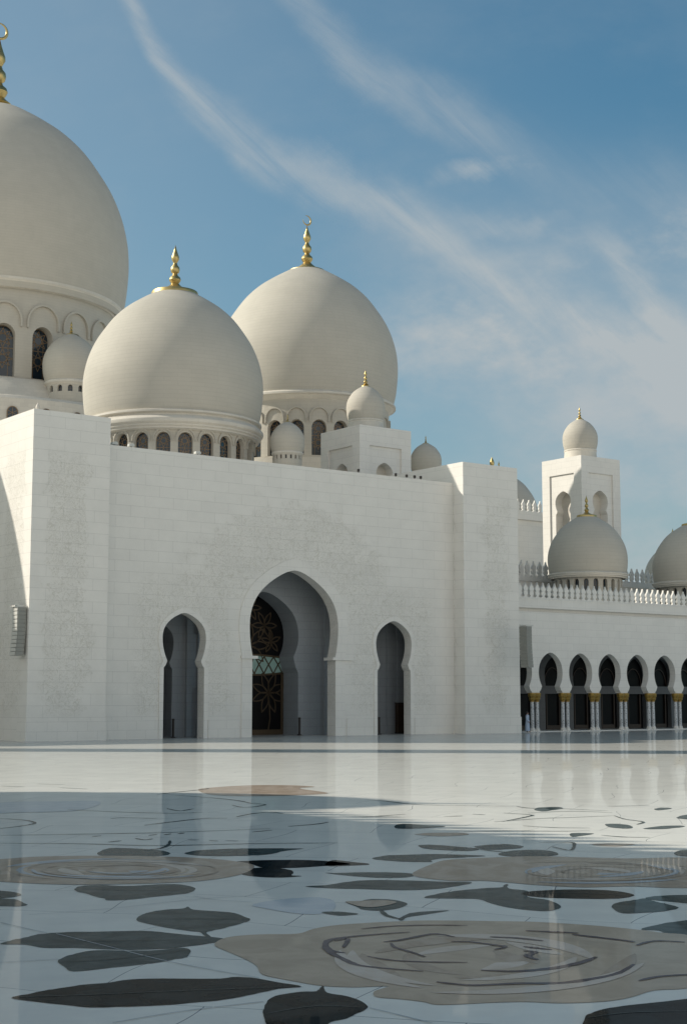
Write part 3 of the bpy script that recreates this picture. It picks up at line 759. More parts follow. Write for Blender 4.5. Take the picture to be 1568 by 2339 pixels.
gd = bpy.data.objects['great_dome']
# little lunette windows round the lower tier of the great dome
R_ = 306 * mpp(596, 190)
lw = MB(); pr = round_arch(.62, 0, .75); lw.face([(x, -.03, z) for x, z in pr])
l0 = lw.build('tier_window', M['glass'], gd); lt = MB(); lt.ribbon(round_arch(.6, 0, .75), .09, -.03, .05); lt.ribbon([(0, 0), (0, 1.3)], .05, -.03, .05); lt.ribbon([(-.6, .4), (.6, 1.0)], .05, -.03, .05); lt.ribbon([(.6, .4), (-.6, 1.0)], .05, -.03, .05)
lt.build('tracery', M['lattice'], l0)
zt_ = zof(942, 169) - 18.2
first = True
for k in range(36):
    phi = 2 * pi * (k + .33) / 36
    aa = degrees((phi + pi) % (2 * pi) - pi)
    if not -100 < aa < 100: continue
    loc = (1.283 * R_ * sin(phi), -1.283 * R_ * cos(phi), zt_ - .7)
    if first: l0.location = loc; l0.rotation_euler = (0, 0, phi); first = False
    else: copy_of(l0, gd, loc, phi)

SC = [(.85, -.86), (.87, -.84), (.90, -.80), (.93, -.775), (.93, -.71), (.91, -.68), (.87, -.66)]
def small_dome(name, px, d, rpx, ypx, label, group, base, **kw):
    R = rpx * mpp(ypx, d)
    zz = at(px, ypx, d)[2]
    kw.setdefault('ypx', ypx)
    a = dict(nwin=16, ww=.46, wz=(-1.12, -.885), drum_r=.85, cornice=SC, small=True, detail=0, relief=False, n=56, fin=(R * .52, R * .2), winvis=(-120, 120), reveal=.1)
    a.update(kw)
    return make_dome(name, px, d, R, zz, label, 'dome', group, base=base, **a)
small_dome('turret_dome', 161, 176.5, 63, 834, 'small glossy white dome with tiny drum windows in front of the great dome windows', 'small rooftop domes', zm - 1.33 * R_, nwin=14)
small_dome('turret_dome', 656, 122, 39.5, 1008, 'small white dome with gold tip standing on the parapet between the two large hall domes', 'small rooftop domes', 18.2, nwin=18, ww=.36)
small_dome('turret_dome', 972, 140, 36, 1053, 'small shaded white dome right of the square rooftop kiosk', 'small rooftop domes', 18.2)

def kiosk(px, d, side_, ztop, label, name, dome_r, dome_y, base, group=None, arch_z=None, finh=1.0, deep=.55, ring=True, nichespec=None, dome_px=None):
    """square tower with a recessed panel and arch in each face and a dome on top"""
    u, v, _ = at(px, 1000 if d < 140 else 1040, d)         # nearest (front-left) corner
    h = ztop - base
    t = thing(name, u + side_ / 2, v + side_ / 2, label, 'tower', group, z=base)
    s2 = side_ / 2
    m_ = MB(); q_ = s2 - .16 - deep; m_.box(-q_, q_, -q_, q_, 0, h - .4, 'd')
    m_.build('core', M['cream'], t)
    pw, pz1 = s2 * .62, h - side_ * .30
    body = MB()
    ws, zsh, nw, zn, bwid, zwid, za = nichespec
    z0 = max(.02, zsh - 3.2)
    pr = arch(ws, zsh, nw, zn, bwid, zwid, za, z0=z0)
    for k in range(4):
        fc = MB()
        # outer frame of the face
        zz0 = max(.0, z0)
        fc.face([(-s2, -s2, 0), (s2, -s2, 0), (s2, -s2, z0), (-s2, -s2, z0)])
        fc.face([(-s2, -s2, z0), (-pw, -s2, z0), (-pw, -s2, pz1), (-s2, -s2, pz1)])
        fc.face([(pw, -s2, z0), (s2, -s2, z0), (s2, -s2, pz1), (pw, -s2, pz1)])
        fc.face([(-s2, -s2, pz1), (s2, -s2, pz1), (s2, -s2, h), (-s2, -s2, h)])
        dp = .16
        fc.face([(-pw, -s2, z0), (-pw, -s2 + dp, z0), (-pw, -s2 + dp, pz1), (-pw, -s2, pz1)])
        fc.face([(pw, -s2, z0), (pw, -s2, pz1), (pw, -s2 + dp, pz1), (pw, -s2 + dp, z0)])
        fc.face([(-pw, -s2, pz1), (-pw, -s2 + dp, pz1), (pw, -s2 + dp, pz1), (pw, -s2, pz1)])
        arch_wall(fc, 0, -pw, pw, pz1, pr, -s2 + dp, deep, zwid, back=False)
        ca, sa = cos(k * pi / 2), sin(k * pi / 2)
        for f in fc.f:
            pts = [fc.v[i] for i in f]
            body.face([(x * ca - y * sa, x * sa + y * ca, z) for x, y, z in pts], [((x + k * side_), z) for x, y, z in pts])
    body.face([(-s2, -s2, h), (s2, -s2, h), (s2, s2, h), (-s2, s2, h)])
    body.build('tower_body', M['plain'], t)
    R = dome_r * mpp(dome_y, d + 2)
    zc = at(px, dome_y, d + side_ / 2)[2] - base
    m_ = MB(); m_.revolve([(r, z + zc) for r, z in dome_profile(R, 1, True)], 56); m_.build('dome_shell', M['dome'], t, smooth='all')
    m_ = MB(); zd = h + .0
    m_.revolve([(R * 1.06, zd), (R * 1.06, zd + .12), (R * .93, zd + .14), (R * .90, zc - .78 * R), (R * .93, zc - .75 * R), (R * .93, zc - .69 * R), (R * .90, zc - .67 * R)], 56)
    m_.build('drum', M['cream'], t, smooth=28)
    finial_mesh(finh, R * .22, 1.12 * R + zc).build('finial', M['gold'], t, smooth=40)
    return t
zF = at(821, 969, 125)[2]
bF = 18.2
kiosk(821, 125, 5.55, zF, 'square white rooftop kiosk with an arch in each face and a shaded dome on top', 'rooftop_kiosk', 45, 926, bF, finh=1.5,
      nichespec=(.86, 1.0, .86, 1.2, .9, at(877, 1075, 125)[2] - bF, at(877, 1054, 126)[2] - bF), deep=.9)
zM = at(1326, 1039, 150)[2]
bM = 11.0
za_ = at(1380, 1115, 150)[2] - bM
kiosk(1326, 150, 5.6, zM, 'square white tower with sunlit left face, keyhole niches and a small round dome', 'minaret_base_tower', 40.5, 998, bM, finh=1.35,
      nichespec=(1.04, za_ - 2.35, .84, za_ - 1.98, 1.10, za_ - 1.12, za_), deep=.95)

# ------------------------------------------------------------------ arcade builder
MER = [(0, 1.30), (.03, 1.17), (.06, 1.07), (.14, .97), (.22, .86), (.255, .76), (.235, .66), (.17, .58), (.19, .50), (.235, .41), (.21, .29), (.13, .19), (.15, .11), (.31, .07), (.31, 0)]
def merlon_mesh(s=1.0):
    m_ = MB(); o = [(-x * s, z * s) for x, z in MER] + [(x * s, z * s) for x, z in reversed(MER[1:])]
    m_.prism(o[::-1], -.085 * s, .085 * s); return m_
MERM = {}
def merlon_row(parent, x0, x1, y, z, step=.70, s=1.0, along='x', mat='plain'):
    n = int(round((x1 - x0) / step)); step = (x1 - x0) / n
    for k in range(n):
        c = x0 + (k + .5) * step
        loc = (c, y, z) if along == 'x' else (y, c, z)
        key = (s, mat)
        if key not in MERM: MERM[key] = merlon_mesh(s).build('merlon', M[mat], parent); o = MERM[key]; o.location = loc
        else: o = MERM[key].copy(); COL.objects.link(o); o.parent = parent; o.location = loc
        o.rotation_euler = (0, 0, 0 if along == 'x' else pi / 2)

colm = {}
def column(parent, x, y, z0=.1, H=3.12):
    if 'c' not in colm:
        r = .155
        m_ = MB(); m_.revolve([(r * .98, z0), (r, z0 + .3), (r * .97, 2.42)], 16); c = m_.build('column', M['shaft'], parent, smooth='all')
        m_ = MB()
        wob = lambda t, z: 1 + .10 * abs(sin(t * 4)) * (1 if 2.5 < z < 3.1 else 0)
        m_.revolve([(.16, 2.40), (.19, 2.42), (.19, 2.46), (.17, 2.48), (.23, 2.56), (.27, 2.66), (.24, 2.72), (.28, 2.80), (.33, 2.9), (.30, 2.96), (.33, 3.02), (.33, 3.1), (.25, 3.14), (0, 3.14)], 32, wob=wob)
        m_.build('capital', M['goldcap'], c, smooth=30)
        m_ = MB(); m_.revolve([(.24, .06), (.24, .14), (.22, .16), (.22, .2), (.19, .23), (.2, .27), (.165, .31), (.15, .31)], 20); m_.box(-.26, .26, -.26, .26, 0, .07, 'd'); m_.build('column_base', M['plain'], c, smooth=30)
        colm['c'] = c; c.location = (x, y, 0); return c
    return copy_of(colm['c'], parent, (x, y, 0))

def arcade(t, c0, bay, n0, n1, x0, x1, depth=6.0, cols=True, rooms=True):
    """local frame: wall front at y=0, bays centred at c0+k*bay, k in n0..n1-1"""
    m_ = MB()
    ap = arch(1.30, 3.22, 1.02, 3.68, 1.36, 4.80, 6.42, z0=3.14, keel=.20)
    a = c0 + (n0 - .5) * bay; b_ = c0 + (n1 - .5) * bay
    ZA = 9.72
    for k in range(n0, n1):
        xc = c0 + k * bay
        arch_wall(m_, xc, xc - bay / 2, xc + bay / 2, ZA, ap, 0, .62, 4.72)
        # soffit over the columns
        for s_ in (-1, 1):
            q = sorted((xc + s_ * 1.28, xc + s_ * bay / 2)); m_.face([(q[0], 0, 3.14), (q[0], .62, 3.14), (q[1], .62, 3.14), (q[1], 0, 3.14)])
    if x0 < a: m_.box(x0, a, 0, .62, 0, ZA, 'd')
    if x1 > b_: m_.box(b_, x1, 0, .62, 0, ZA, 'd')
    m_.build('arcade_wall', M['plain'], t)
    m_ = MB()           # frieze: recessed shadow band, fascia and coping
    m_.box(x0, x1, .24, .62, ZA, ZA + .30); m_.box(x0, x1, -.10, .7, ZA + .30, 10.72); m_.box(x0, x1, -.14, .3, 10.72, 10.84)
    m_.build('parapet', M['plain'], t)
    m_ = MB()           # roof, rear wall
    m_.box(x0, x1, .62, depth + 8, 7.0, 9.6); 
    m_.box(x0, x1, depth + 3, depth + 8, 0, 8.6, 'd')
    m_.build('roof', M['plain'], t)
    if rooms:
        m_ = MB(); gl = MB(); fr = MB()
        for k in range(n0, n1):
            xc = c0 + k * bay
            arch_wall(m_, xc, xc - bay / 2, xc + bay / 2, 7.0, arch(1.2, 3.85, 1.2, 3.95, 1.3, 4.8, 6.4, z0=3.8), depth, .5, 4.8, back=False)
            for s_ in (-1, 1):
                q = sorted((xc + s_ * 1.25, xc + s_ * bay / 2)); m_.box(q[0], q[1], depth, depth + .5, 0, 3.1, 'bd')
            m_.box(xc - bay / 2, xc + bay / 2, depth, depth + .5, 3.1, 3.8, 'b')
            gl = MB(); fr = MB()
            gl.face([(xc - 1.45, depth + .45, 0), (xc + 1.45, depth + .45, 0), (xc + 1.45, depth + .45, 6.5), (xc - 1.45, depth + .45, 6.5)])
            fr.box(xc - .85, xc + .85, depth + .3, depth + .4, 0, .35); fr.box(xc - .85, xc - .72, depth + .3, depth + .4, .35, 3.1); fr.box(xc + .72, xc + .85, depth + .3, depth + .4, .35, 3.1)
            fr.ribbon([(xc + 1.0 * cos(q), 3.9 + 1.5 * sin(q)) for q in [pi * j / 10 for j in range(11)]], .08, depth + .4, .05)
            g = gl.build('rear_glazing', M['blackglass'], t); fr.build('bronze_frame', M['brown'], g)
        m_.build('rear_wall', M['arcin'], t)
    if cols:
        for k in range(n0, n1 + 1):
            xc = c0 + (k - .5) * bay
            for dx in (-.27, .27): column(t, xc + dx, .16)
            
AV = 2.4
ca_, cb_ = plane_v(1256.2, 1489, AV)[0], plane_v(1516.2, 1489, AV)[0]
BAY = (cb_ - ca_) / 4
print('arcade bays', ca_, BAY)
arc = thing('courtyard_arcade', U4, AV, 'long white arcade right of the mosque front, keyhole arches on gold-capped columns', 'arcade')
arcade(arc, ca_ - U4, BAY, -1, 8, .0, BAY * 7.6 + ca_ - U4, depth=6.5)
merlon_row(arc, .0, 26.6, .02, 10.84, .665, 1.0)

# bench-like step under the arcade columns
mb = MB(); mb.box(.2, BAY * 7.5 + ca_ - U4, -.35, 1.3, 0, .05, 'd'); mb.build('step', M['plain'], arc)

# domes over the arcade
AC = [(.93, -.50), (.955, -.49), (.96, -.465), (1.0, -.45), (1.0, -.42), (1.02, -.405), (1.02, -.385), (.965, -.355)]
def arcade_dome(px, d, rpx, ypx, label, **kw):
    return small_dome('arcade_dome', px, d, rpx, ypx, label, 'domes over the courtyard arcades', 9.6, nwin=22, ww=.5, wz=(-.86, -.53), small=False, cornice=AC, fin=(1.95, .95), relief=False, detail=0, **kw)
arcade_dome(1341, 140, 90.5, 1279, 'fully shaded white dome over the arcade, in front of the square tower')
arcade_dome(1581, 146, 90.5, 1299, 'white dome over the arcade cut by the right edge of the photo, sunlit on top')
arcade_dome(1538, 176, 66, 1318, 'distant dome peeking out left behind the dome at the right edge')

# raised block behind the arcade domes, with its own merlons
u0, v0, _ = at(1190, 1320, 143)
blk = thing('raised_roof_block', U4 + 6, 16.0, 'low raised white block with sunlit merlons behind the arcade domes', 'building', z=0)
zz = zof(1334, 152)
mb = MB(); mb.box(-6, 40, 0, 18, 9, zz - .5, 'd'); mb.box(-6.15, 40.15, -.15, 18.15, zz - .5, zz - .02); mb.build('block_wall', M['plain'], blk)
merlon_row(blk, -6, 40, 0, zz - .02, .8, 1.1)
u1, v1, z1_ = at(1200, 1168, 165)
blk2 = thing('shaded_hall_block', u1 - 6, v1, 'tall shaded block with cornice and merlons between the mosque front and the square tower', 'building', z=0)
mb = MB(); mb.box(-4, 14.5, 0, 16, 9, z1_ - 1.75, 'd'); mb.box(-4, 14.5, .18, 15.8, z1_ - 1.75, z1_ - .95); mb.box(-4.1, 14.6, -.12, 16.1, z1_ - .95, z1_)
mb.build('block_wall', M['plain'], blk2)
merlon_row(blk2, -4, 14.5, .05, z1_, .85, 1.0)
small_dome('rear_dome', 1140, 185, 88, 1178, 'dark shaded dome mostly hidden behind the right end of the mosque front', 'domes behind the mosque front', z1_ - 1, fin=(1.5, .8))

# ------------------------------------------------------------------ rooftop trifles
def ornament(px, ypx, v_, hgt, label, gold=True):
    u_, z_ = plane_v(px, ypx, v_)
    t = thing('roof_ornament', u_, v_, label, 'ornament', 'small roof ornaments', z=ZT)
    m_ = MB(); m_.revolve([(0, 0), (.30, 0), (.30, .12), (.2, .16), (.34, .3), (.4, .5), (.33, .72), (.15, .86), (0, .88)], 24); m_.build('ornament_ball', M['plain'], t, smooth=35)
    m_ = MB(); m_.revolve([(0, .85), (.14, .86), (.1, .95), (.2, 1.12), (.25, 1.35), (.2, 1.6), (.1, 1.8), (.04, 1.95), (0, 2.05)], 20, wob=lambda a, z: 1 + .05 * sin(a * 6 + z * 14)); m_.build('ornament_tip', M['gold' if gold else 'cream'], t, smooth=35)
    t.scale = (hgt, hgt, hgt)
ornament(1123, 1064, 4.2, .78, 'gold bud on a white ball on the roof of the right end block')
ornament(86, 934, 3.2, .55, 'pale little bud ornament on the roof of the left end block', gold=False)
for i, (px, lab) in enumerate(((405, 'between the first windows'),)): pass
fl0 = None
for px, lab in ((262, 'leftmost small white floodlight on the parapet below the widest-disc dome'), (300, 'second small white floodlight from the left on the parapet'),
                (452, 'small white floodlight on the parapet below the middle drum windows')):
    u_, _ = plane_v(px, 1020, VF + .3)
    t = thing('parapet_floodlight', u_, VF + .35, lab, 'floodlight', 'floodlights on the parapet', z=ZW)
    m_ = MB(); m_.box(-.05, .05, -.05, .05, 0, .12); m_.build('bracket', M['speaker'], t)
    m_ = MB(); m_.prism([(-.22, .1), (.18, .1), (.22, .2), (.1, .32), (-.2, .26)], -.14, .14); m_.build('lamp_housing', M['speakerlit'], t)
for px, lab in ((819, 'small dark spotlight on the parapet left of the kiosk arch'), (904, 'first tiny dark spotlight right of the kiosk'), (929, 'second tiny dark spotlight right of the kiosk'), (947, 'third tiny dark spotlight right of the kiosk'), (961, 'last tiny dark spotlight before the right end block')):
    u_, _ = plane_v(px, 1085, VF + .3)
    m_ = MB(); m_.revolve([(0, 0), (.09, 0), (.09, .04), (.03, .06), (.03, .12), (.1, .14), (.11, .3), (.07, .34), (0, .34)], 12)
    o = m_.build('spotlight', M['post'], smooth=35); o.location = world(u_, VF + .35, ZW); tag(o, lab, 'spotlight', 'dark spotlights on the parapet')

# line-array loudspeakers
def speaker(u, v, ztop, zbot, label, rz=0):
    t = thing('loudspeaker_array', u, v, label, 'loudspeaker', 'hanging loudspeaker arrays', z=zbot, rot=ROT + rz)
    H = ztop - zbot; n = 12; h = H / n
    for k in range(n):
        s_ = (n - 1 - k) / (n - 1)          # 0 top .. 1 bottom
        off = -.16 * max(0, s_ - .35) ** 1.6 * 1.6
        m_ = MB(); z_ = k * h
        m_.box(-.27 + off, .27 + off, -.42, .42, z_ + .006, z_ + h - .006)
        c = m_.build('speaker_cabinet', M['speaker'], t)
        m_ = MB(); m_.box(-.33 + off, -.27 + off, -.36, .36, z_ + .02, z_ + h - .02); m_.build('grille', M['speakerlit'], c)
    m_ = MB(); m_.box(-.5, .28, -.36, -.28, H, H + .12); m_.box(-.5, .28, .28, .36, H, H + .12); m_.box(-.45, -.36, -.36, .36, H + .02, H + .1); m_.box(.1, .2, -.36, .36, H + .02, H + .1)
    m_.build('hanging_frame', M['speakerlit'], t)
    m_ = MB(); m_.box(.0 + .28, .9, -.05, .05, H + .05, H + .13) if rz == 0 else m_.box(.28, .6, -.05, .05, H + .05, H + .13)
    m_.build('wall_bracket', M['speakerlit'], t)
    return t
zt_l = zof(1385, 93.5); zb_l = zof(1497, 93.5)
speaker(-.34, .62, zt_l, zb_l, 'tall grey loudspeaker array hanging on the side of the left end block')
sp_ = at(1199, 1430, 117)
speaker(sp_[0], sp_[1], zof(1431, 117), zof(1525, 117), 'tall grey loudspeaker array hanging between the right end block and the arcade', rz=pi)

# ------------------------------------------------------------------ the visitor by the first columns
def person(u, v, rz, label, H=1.66):
    import bmesh
    t = thing('person', u, v, label, 'person', rot=ROT + rz)
    def skin_mesh(name, verts, edges, rad, mat, parent, sub=2):
        me = bpy.data.meshes.new(name); me.from_pydata(verts, edges, []); 
        o = bpy.data.objects.new(name, me); COL.objects.link(o); o.parent = parent
        o.modifiers.new('s', 'SKIN'); 
        for i, r in enumerate(rad):
            me.skin_vertices[0].data[i].radius = (r, r) if not isinstance(r, tuple) else r
        me.skin_vertices[0].data[0].use_root = True
        ss = o.modifiers.new('b', 'SUBSURF'); ss.levels = sub; ss.render_levels = sub
        me.materials.append(mat); return o
    V = []; E = []; Rr = []
    def add(p, r, par=None):
        V.append(p); Rr.append(r)
        if par is not None: E.append((par, len(V) - 1))
        return len(V) - 1
    pel = add((0, 0, .92), (.15, .12)); ab = add((0, 0, 1.08), (.14, .11), pel); ch = add((0, .01, 1.26), (.17, .12), ab)
    nk = add((0, .0, 1.41), .06, ch); hd = add((0, -.01, 1.50), (.075, .085), nk); tp = add((0, -.005, 1.60), (.072, .085), hd)
    for s_ in (-1, 1):
        sh = add((s_ * .17, .0, 1.35), .06, ch); el = add((s_ * .24, .02, 1.08), .042, sh); wr = add((s_ * .23, -.12, .86), .028, el); pm_ = add((s_ * .23, -.16, .80), (.035, .02), wr)
        for f in range(4): 
            a = add((s_ * .23 + (f - 1.5) * .017, -.185, .765 + abs(f - 1.3) * .006), .0085, pm_); add((s_ * .23 + (f - 1.5) * .018, -.19, .725 + abs(f - 1.3) * .01), .007, a)
        a = add((s_ * .20, -.18, .80), .009, pm_); add((s_ * .195, -.2, .765), .008, a)
        hp = add((s_ * .09, 0, .84), .09, pel); kn = add((s_ * .10, -.02 + s_ * .06, .48), .06, hp); an = add((s_ * .1, s_ * .12, .09), .04, kn); add((s_ * .1, s_ * .12 - .14, .035), (.04, .03), an)
    skin_mesh('body', V, E, Rr, M['skin'], t)
    m_ = MB()
    wob = lambda a, z: 1 + .05 * sin(a * 7 + z * 3) * (1.3 - z)
    def ell(prof): 
        mm = MB(); mm.revolve(prof, 28, wob=wob); mm.v = [(x, y * .72, z) for x, y, z in mm.v]; return mm
    robe = ell([(.27, .10), (.265, .3), (.24, .6), (.21, .85), (.185, 1.05), (.205, 1.25), (.2, 1.34), (.12, 1.41), (.07, 1.43)])
    for s_ in (-1, 1):
        q = [Vector((s_ * .17, 0, 1.36)), Vector((s_ * .245, .02, 1.08)), Vector((s_ * .235, -.11, .88))]; rr = [.085, .07, .062]
        rings = []
        for p, r in zip(q, rr): rings.append([(p.x + r * cos(a), p.y + r * sin(a), p.z) for a in [2 * pi * k / 12 for k in range(12)]])
        for i in range(2):
            for k in range(12): robe.face([rings[i][k], rings[i][(k + 1) % 12], rings[i + 1][(k + 1) % 12], rings[i + 1][k]])
    robe.build('robe', M['robe'], t, smooth='all')
    m_ = MB(); m_.revolve([(.088, 1.50), (.095, 1.56), (.09, 1.62), (.06, 1.665), (0, 1.68)], 20); m_.v = [(x * .92, y * 1.02 + .018, z) for x, y, z in m_.v]; m_.build('hair', M['hair'], t, smooth='all')
    m_ = MB(); m_.prism([(-.012, 1.50), (.012, 1.50), (.006, 1.545), (-.006, 1.545)], -.125, -.08)
    m_.build('nose', M['skin'], t)
    t.scale = (H / 1.68,) * 3
    return t
pp = plane_v(1204, 1672, 1.5)
person(pp[0], 1.5, radians(35), 'person in a long pale blue robe standing beside the first gold-capped columns')

# ------------------------------------------------------------------ the unseen rest of the courtyard, plus added shadow casters
arc2 = thing('side_arcade', -40, -74, 'white side arcade closing the left of the courtyard', 'arcade', rot=ROT + pi / 2)
arc2.location = world(-40.0, -76, 0)
arcade(arc2, 2.2, BAY, 0, 18, 0, 64, depth=5.5, cols=False, rooms=True)
mb = MB(); mb.box(1, 45, -.0, 1.6, 10.84, 15.7, 'd'); mb.build('shadow_wall', M['plain'], arc2)  # storey added out of view to lengthen the foreground shadow
merlon_row(arc2, 1, 45, .4, 15.7, .9, 1.05)  # added merlons, unseen, break up that shadow's edge
for k in range(19):
    xc = 2.2 + (k - .5) * BAY
    for dx in (-.29, .29): column(arc2, xc + dx, .3)
DR = 3.7
for i, (v_, lab) in enumerate(((-31.0, 'white dome over the side arcade nearest the mosque front'), (-52.5, 'white dome over the side arcade nearest the viewer'))):
    make_dome('arcade_dome', 0, 0, DR, 18.5, lab, 'dome', 'domes over the side arcade', base=9.7, uvpos=(-44.8, v_), nwin=22, ww=.5, wz=(-.86, -.53), small=False, cornice=AC, fin=(1.95, .95), detail=0, relief=False, n=48)
wing = thing('shadow_wing', -26, 10, 'unseen white wing with a wide dome, added to shade the left end block', 'building', z=0)  # added out of view to cast the curved shadow on the end block
mb = MB(); mb.box(0, 12, 2, 22, 0, 17.6, 'd'); mb.box(-.1, 12.1, 1.9, 22.1, 17.0, 17.61); mb.build('wing_wall', M['plain'], wing)
cw = uv_of(-46, 111.6)
mb = MB(); R0 = 15.0
mb.revolve([(r, z + 20.2) for r, z in dome_profile(R0)], 96, c=(cw[0] + 26, cw[1] - 10)); mb.revolve([(R0 * .9, 0), (R0 * .9, 20.2 - .42 * R0)], 64, c=(cw[0] + 26, cw[1] - 10)); mb.build('wing_dome', M['dome'], wing, smooth=True)
mn = uv_of(-55, 83.0)
mint = thing('minaret', mn[0], mn[1], 'tall white minaret at the corner of the side arcade', 'minaret')
mb = MB(); mb.box(-3, 3, -3, 3, 0, 15, 'd'); mb.revolve([(2.9, 15), (2.9, 15.5), (2.4, 15.8), (2.4, 44), (3.2, 45), (3.2, 46.2), (2.2, 46.2), (2.2, 60), (2.7, 61), (1.8, 62), (1.8, 66)], 32); mb.build('shaft', M['plain'], mint, smooth=30)
mb = MB(); mb.revolve([(r, z + 67) for r, z in dome_profile(2.0)], 32); mb.build('minaret_dome', M['dome'], mint, smooth='all')

# ------------------------------------------------------------------ sun, sky, camera
SUN = Vector((-1, .10, .60)).normalized()
sl = bpy.data.lights.new('sun', 'SUN'); sl.energy = 5.0; sl.angle = radians(.55); sl.color = (1, .93, .82)
so = bpy.data.objects.new('sun', sl); COL.objects.link(so); so.rotation_euler = SUN.to_track_quat('Z', 'Y').to_euler()
so.location = (-200, 20, 100)
w = bpy.data.worlds.new('World'); scene.world = w; w.use_nodes = True; nt = w.node_tree; nt.nodes.clear()
sky = N(nt, 'ShaderNodeTexSky', sky_type='NISHITA', sun_disc=False)
sky.sun_elevation = math.asin(SUN.z); sky.sun_rotation = math.atan2(SUN.x, SUN.y)
sky.air_density = 1.0; sky.dust_density = 2.0; sky.ozone_density = 2.0
bg = N(nt, 'ShaderNodeBackground', i_Strength=.13); out = N(nt, 'ShaderNodeOutputWorld')
# thin cirrus, laid out by direction in the sky
tc = N(nt, 'ShaderNodeTexCoord').outputs['Generated']
sp = N(nt, 'ShaderNodeSeparateXYZ'); LK(nt, tc, sp.inputs[0])
yy = math_(nt, 'MAXIMUM', sp.outputs[1], .02)
A_ = math_(nt, 'DIVIDE', sp.outputs[0], yy); E_ = math_(nt, 'DIVIDE', sp.outputs[2], yy)
def dirp(x, y): r = ray(x, y); return r[0] / r[1], r[2] / r[1]
AM, EM = .3, .6
def streak(pts, w0, w1):
    fc = N(nt, 'ShaderNodeFloatCurve')
    a01 = math_(nt, 'DIVIDE', math_(nt, 'ADD', A_, AM), 2 * AM)
    LK(nt, a01, fc.inputs['Value'])
    cv = fc.mapping.curves[0]; q = [dirp(*p) for p in pts]; q = [((a + AM) / (2 * AM), e / EM) for a, e in q]
    cv.points[0].location = q[0]; cv.points[1].location = q[-1]
    for p in q[1:-1]: cv.points.new(*p)
    fc.mapping.update()
    dd = math_(nt, 'SUBTRACT', E_, math_(nt, 'MULTIPLY', fc.outputs[0], EM))
    wd = math_(nt, 'ADD', math_(nt, 'MULTIPLY', a01, w1 - w0), w0)
    k = math_(nt, 'DIVIDE', math_(nt, 'ABSOLUTE', math_(nt, 'ADD', dd, math_(nt, 'MULTIPLY', warp, .055))), wd)
    return smap(nt, k, 0, 1, 1, 0), dd
comb = N(nt, 'ShaderNodeCombineXYZ'); LK(nt, A_, comb.inputs[0]); LK(nt, E_, comb.inputs[1])
wn = N(nt, 'ShaderNodeTexNoise', i_Scale=11.0, i_Detail=7.0, i_Roughness=.62); LK(nt, comb.outputs[0], wn.inputs['Vector'])
warp = math_(nt, 'SUBTRACT', wn.outputs[0], .5)
s1, _ = streak([(0, -420), (200, -200), (290, 0), (400, 190), (560, 330), (780, 430), (930, 500), (1050, 590), (1250, 700), (1400, 790), (1568, 880)], .018, .042)
s2, _ = streak([(300, -500), (560, -160), (680, 0), (760, 90), (870, 185), (1090, 290), (1300, 400), (1568, 480)], .012, .05)
s3, _ = streak([(600, 1000), (900, 800), (1100, 740), (1250, 720), (1400, 640), (1568, 560)], .03, .08)
s4, _ = streak([(700, 600), (960, 440), (1060, 392), (1130, 372), (1250, 355), (1400, 330), (1568, 300)], .003, .020)
mr = N(nt, 'ShaderNodeMapping'); mr.inputs['Rotation'].default_value = (0, 0, radians(43)); LK(nt, comb.outputs[0], mr.inputs[0])
mp = N(nt, 'ShaderNodeMapping'); mp.inputs['Scale'].default_value = (6, 38, 1); LK(nt, mr.outputs[0], mp.inputs[0])
st = N(nt, 'ShaderNodeTexNoise', i_Scale=1.0, i_Detail=8.0, i_Roughness=.66, i_Distortion=.6); LK(nt, mp.outputs[0], st.inputs['Vector'])
mp2 = N(nt, 'ShaderNodeMapping'); mp2.inputs['Rotation'].default_value = (0, 0, radians(-20)); mp2.inputs['Scale'].default_value = (7, 11, 1); LK(nt, comb.outputs[0], mp2.inputs[0])
pn = N(nt, 'ShaderNodeTexNoise', i_Scale=1.0, i_Detail=7.0, i_Roughness=.62); LK(nt, mp2.outputs[0], pn.inputs['Vector'])
stf = smap(nt, st.outputs[0], .28, .72, .22, 1)
pf = smap(nt, pn.outputs[0], .42, .72)
px4 = smap(nt, math_(nt, 'ABSOLUTE', math_(nt, 'SUBTRACT', A_, dirp(1150, 380)[0])), .01, .065, 1, 0)
px2 = smap(nt, A_, dirp(1000, 380)[0], dirp(1300, 380)[0], 1, .35)
lowr = math_(nt, 'MULTIPLY', smap(nt, A_, -.06, .16), smap(nt, E_, .42, .22))   # hazier bank low on the right
s5, _ = streak([(1150, 200), (1300, 470), (1420, 620), (1500, 720), (1568, 790)], .006, .03)
s6, _ = streak([(860, 480), (980, 500), (1100, 520), (1200, 505), (1330, 470), (1568, 330)], .004, .016)
c = math_(nt, 'MULTIPLY', math_(nt, 'MULTIPLY', s1, stf), .52)
c = math_(nt, 'MAXIMUM', c, math_(nt, 'MULTIPLY', math_(nt, 'MULTIPLY', math_(nt, 'MULTIPLY', s5, stf), smap(nt, A_, dirp(1300, 500)[0], dirp(1450, 500)[0])), .55))
c = math_(nt, 'MAXIMUM', c, math_(nt, 'MULTIPLY', math_(nt, 'MULTIPLY', math_(nt, 'MULTIPLY', s6, px4), stf), .28))
c = math_(nt, 'MAXIMUM', c, math_(nt, 'MULTIPLY', math_(nt, 'MULTIPLY', math_(nt, 'MULTIPLY', s2, stf), px2), .40))
c = math_(nt, 'MAXIMUM', c, math_(nt, 'MULTIPLY', math_(nt, 'MULTIPLY', s3, pf), .45))
c = math_(nt, 'MAXIMUM', c, math_(nt, 'MULTIPLY', math_(nt, 'MULTIPLY', math_(nt, 'MULTIPLY', s4, px4), math_(nt, 'MULTIPLY', stf, smap(nt, pn.outputs[0], .3, .6, .2, 1))), .85))
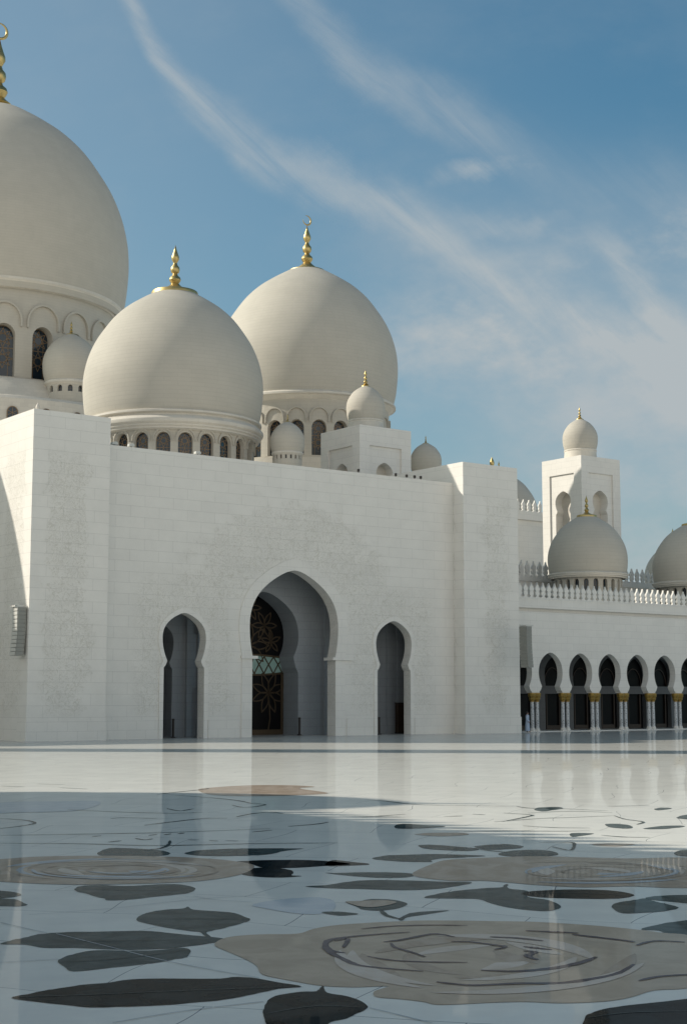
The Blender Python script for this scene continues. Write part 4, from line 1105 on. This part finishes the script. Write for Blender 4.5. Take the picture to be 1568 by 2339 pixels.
c = math_(nt, 'ADD', c, math_(nt, 'MULTIPLY', math_(nt, 'MULTIPLY', lowr, smap(nt, pn.outputs[0], .3, .7, .5, 1)), .92))
c = math_(nt, 'ADD', c, math_(nt, 'MULTIPLY', smap(nt, A_, .22, -.24), .26))
c = math_(nt, 'ADD', c, math_(nt, 'MULTIPLY', pf, .07), True)
tint = N(nt, 'ShaderNodeMix', data_type='RGBA', blend_type='MULTIPLY'); tint.inputs[0].default_value = 1
LK(nt, sky.outputs[0], tint.inputs[6]); tint.inputs[7].default_value = (.57, .93, .93, 1)
TINT = tint
mx = N(nt, 'ShaderNodeMix', data_type='RGBA'); LK(nt, c, mx.inputs[0]); LK(nt, tint.outputs[2], mx.inputs[6]); mx.inputs[7].default_value = (3.6, 4.0, 4.2, 1)
# bright cloud added low behind the viewer, unseen, to fill the shaded walls
fill_cloud = math_(nt, 'MULTIPLY', smap(nt, sp.outputs[1], -.05, -.38), smap(nt, sp.outputs[2], .25, .60, 1, 0))
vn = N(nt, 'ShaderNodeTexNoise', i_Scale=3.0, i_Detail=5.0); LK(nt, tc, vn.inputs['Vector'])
fill_cloud = math_(nt, 'MULTIPLY', fill_cloud, smap(nt, vn.outputs[0], .25, .65, .45, .95))
m3 = N(nt, 'ShaderNodeMix', data_type='RGBA'); LK(nt, fill_cloud, m3.inputs[0]); LK(nt, mx.outputs[2], m3.inputs[6]); m3.inputs[7].default_value = (10.5, 10.1, 9.3, 1)
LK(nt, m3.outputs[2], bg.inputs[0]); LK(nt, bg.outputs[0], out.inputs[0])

cam = bpy.data.cameras.new('camera'); co = bpy.data.objects.new('camera', cam); COL.objects.link(co)
co.location = (0, 0, EYE); co.rotation_euler = (pi / 2 + PITCH, 0, 0)
cam.sensor_fit = 'HORIZONTAL'; cam.sensor_width = 36; cam.lens = 36 * F / 1568; cam.clip_end = 5000; cam.clip_start = .1
scene.camera = co
vs = scene.view_settings; vs.view_transform = 'Standard'; vs.look = 'None'; vs.exposure = -.1; vs.gamma = 1
scene.cycles.max_bounces = 8; scene.cycles.diffuse_bounces = 4
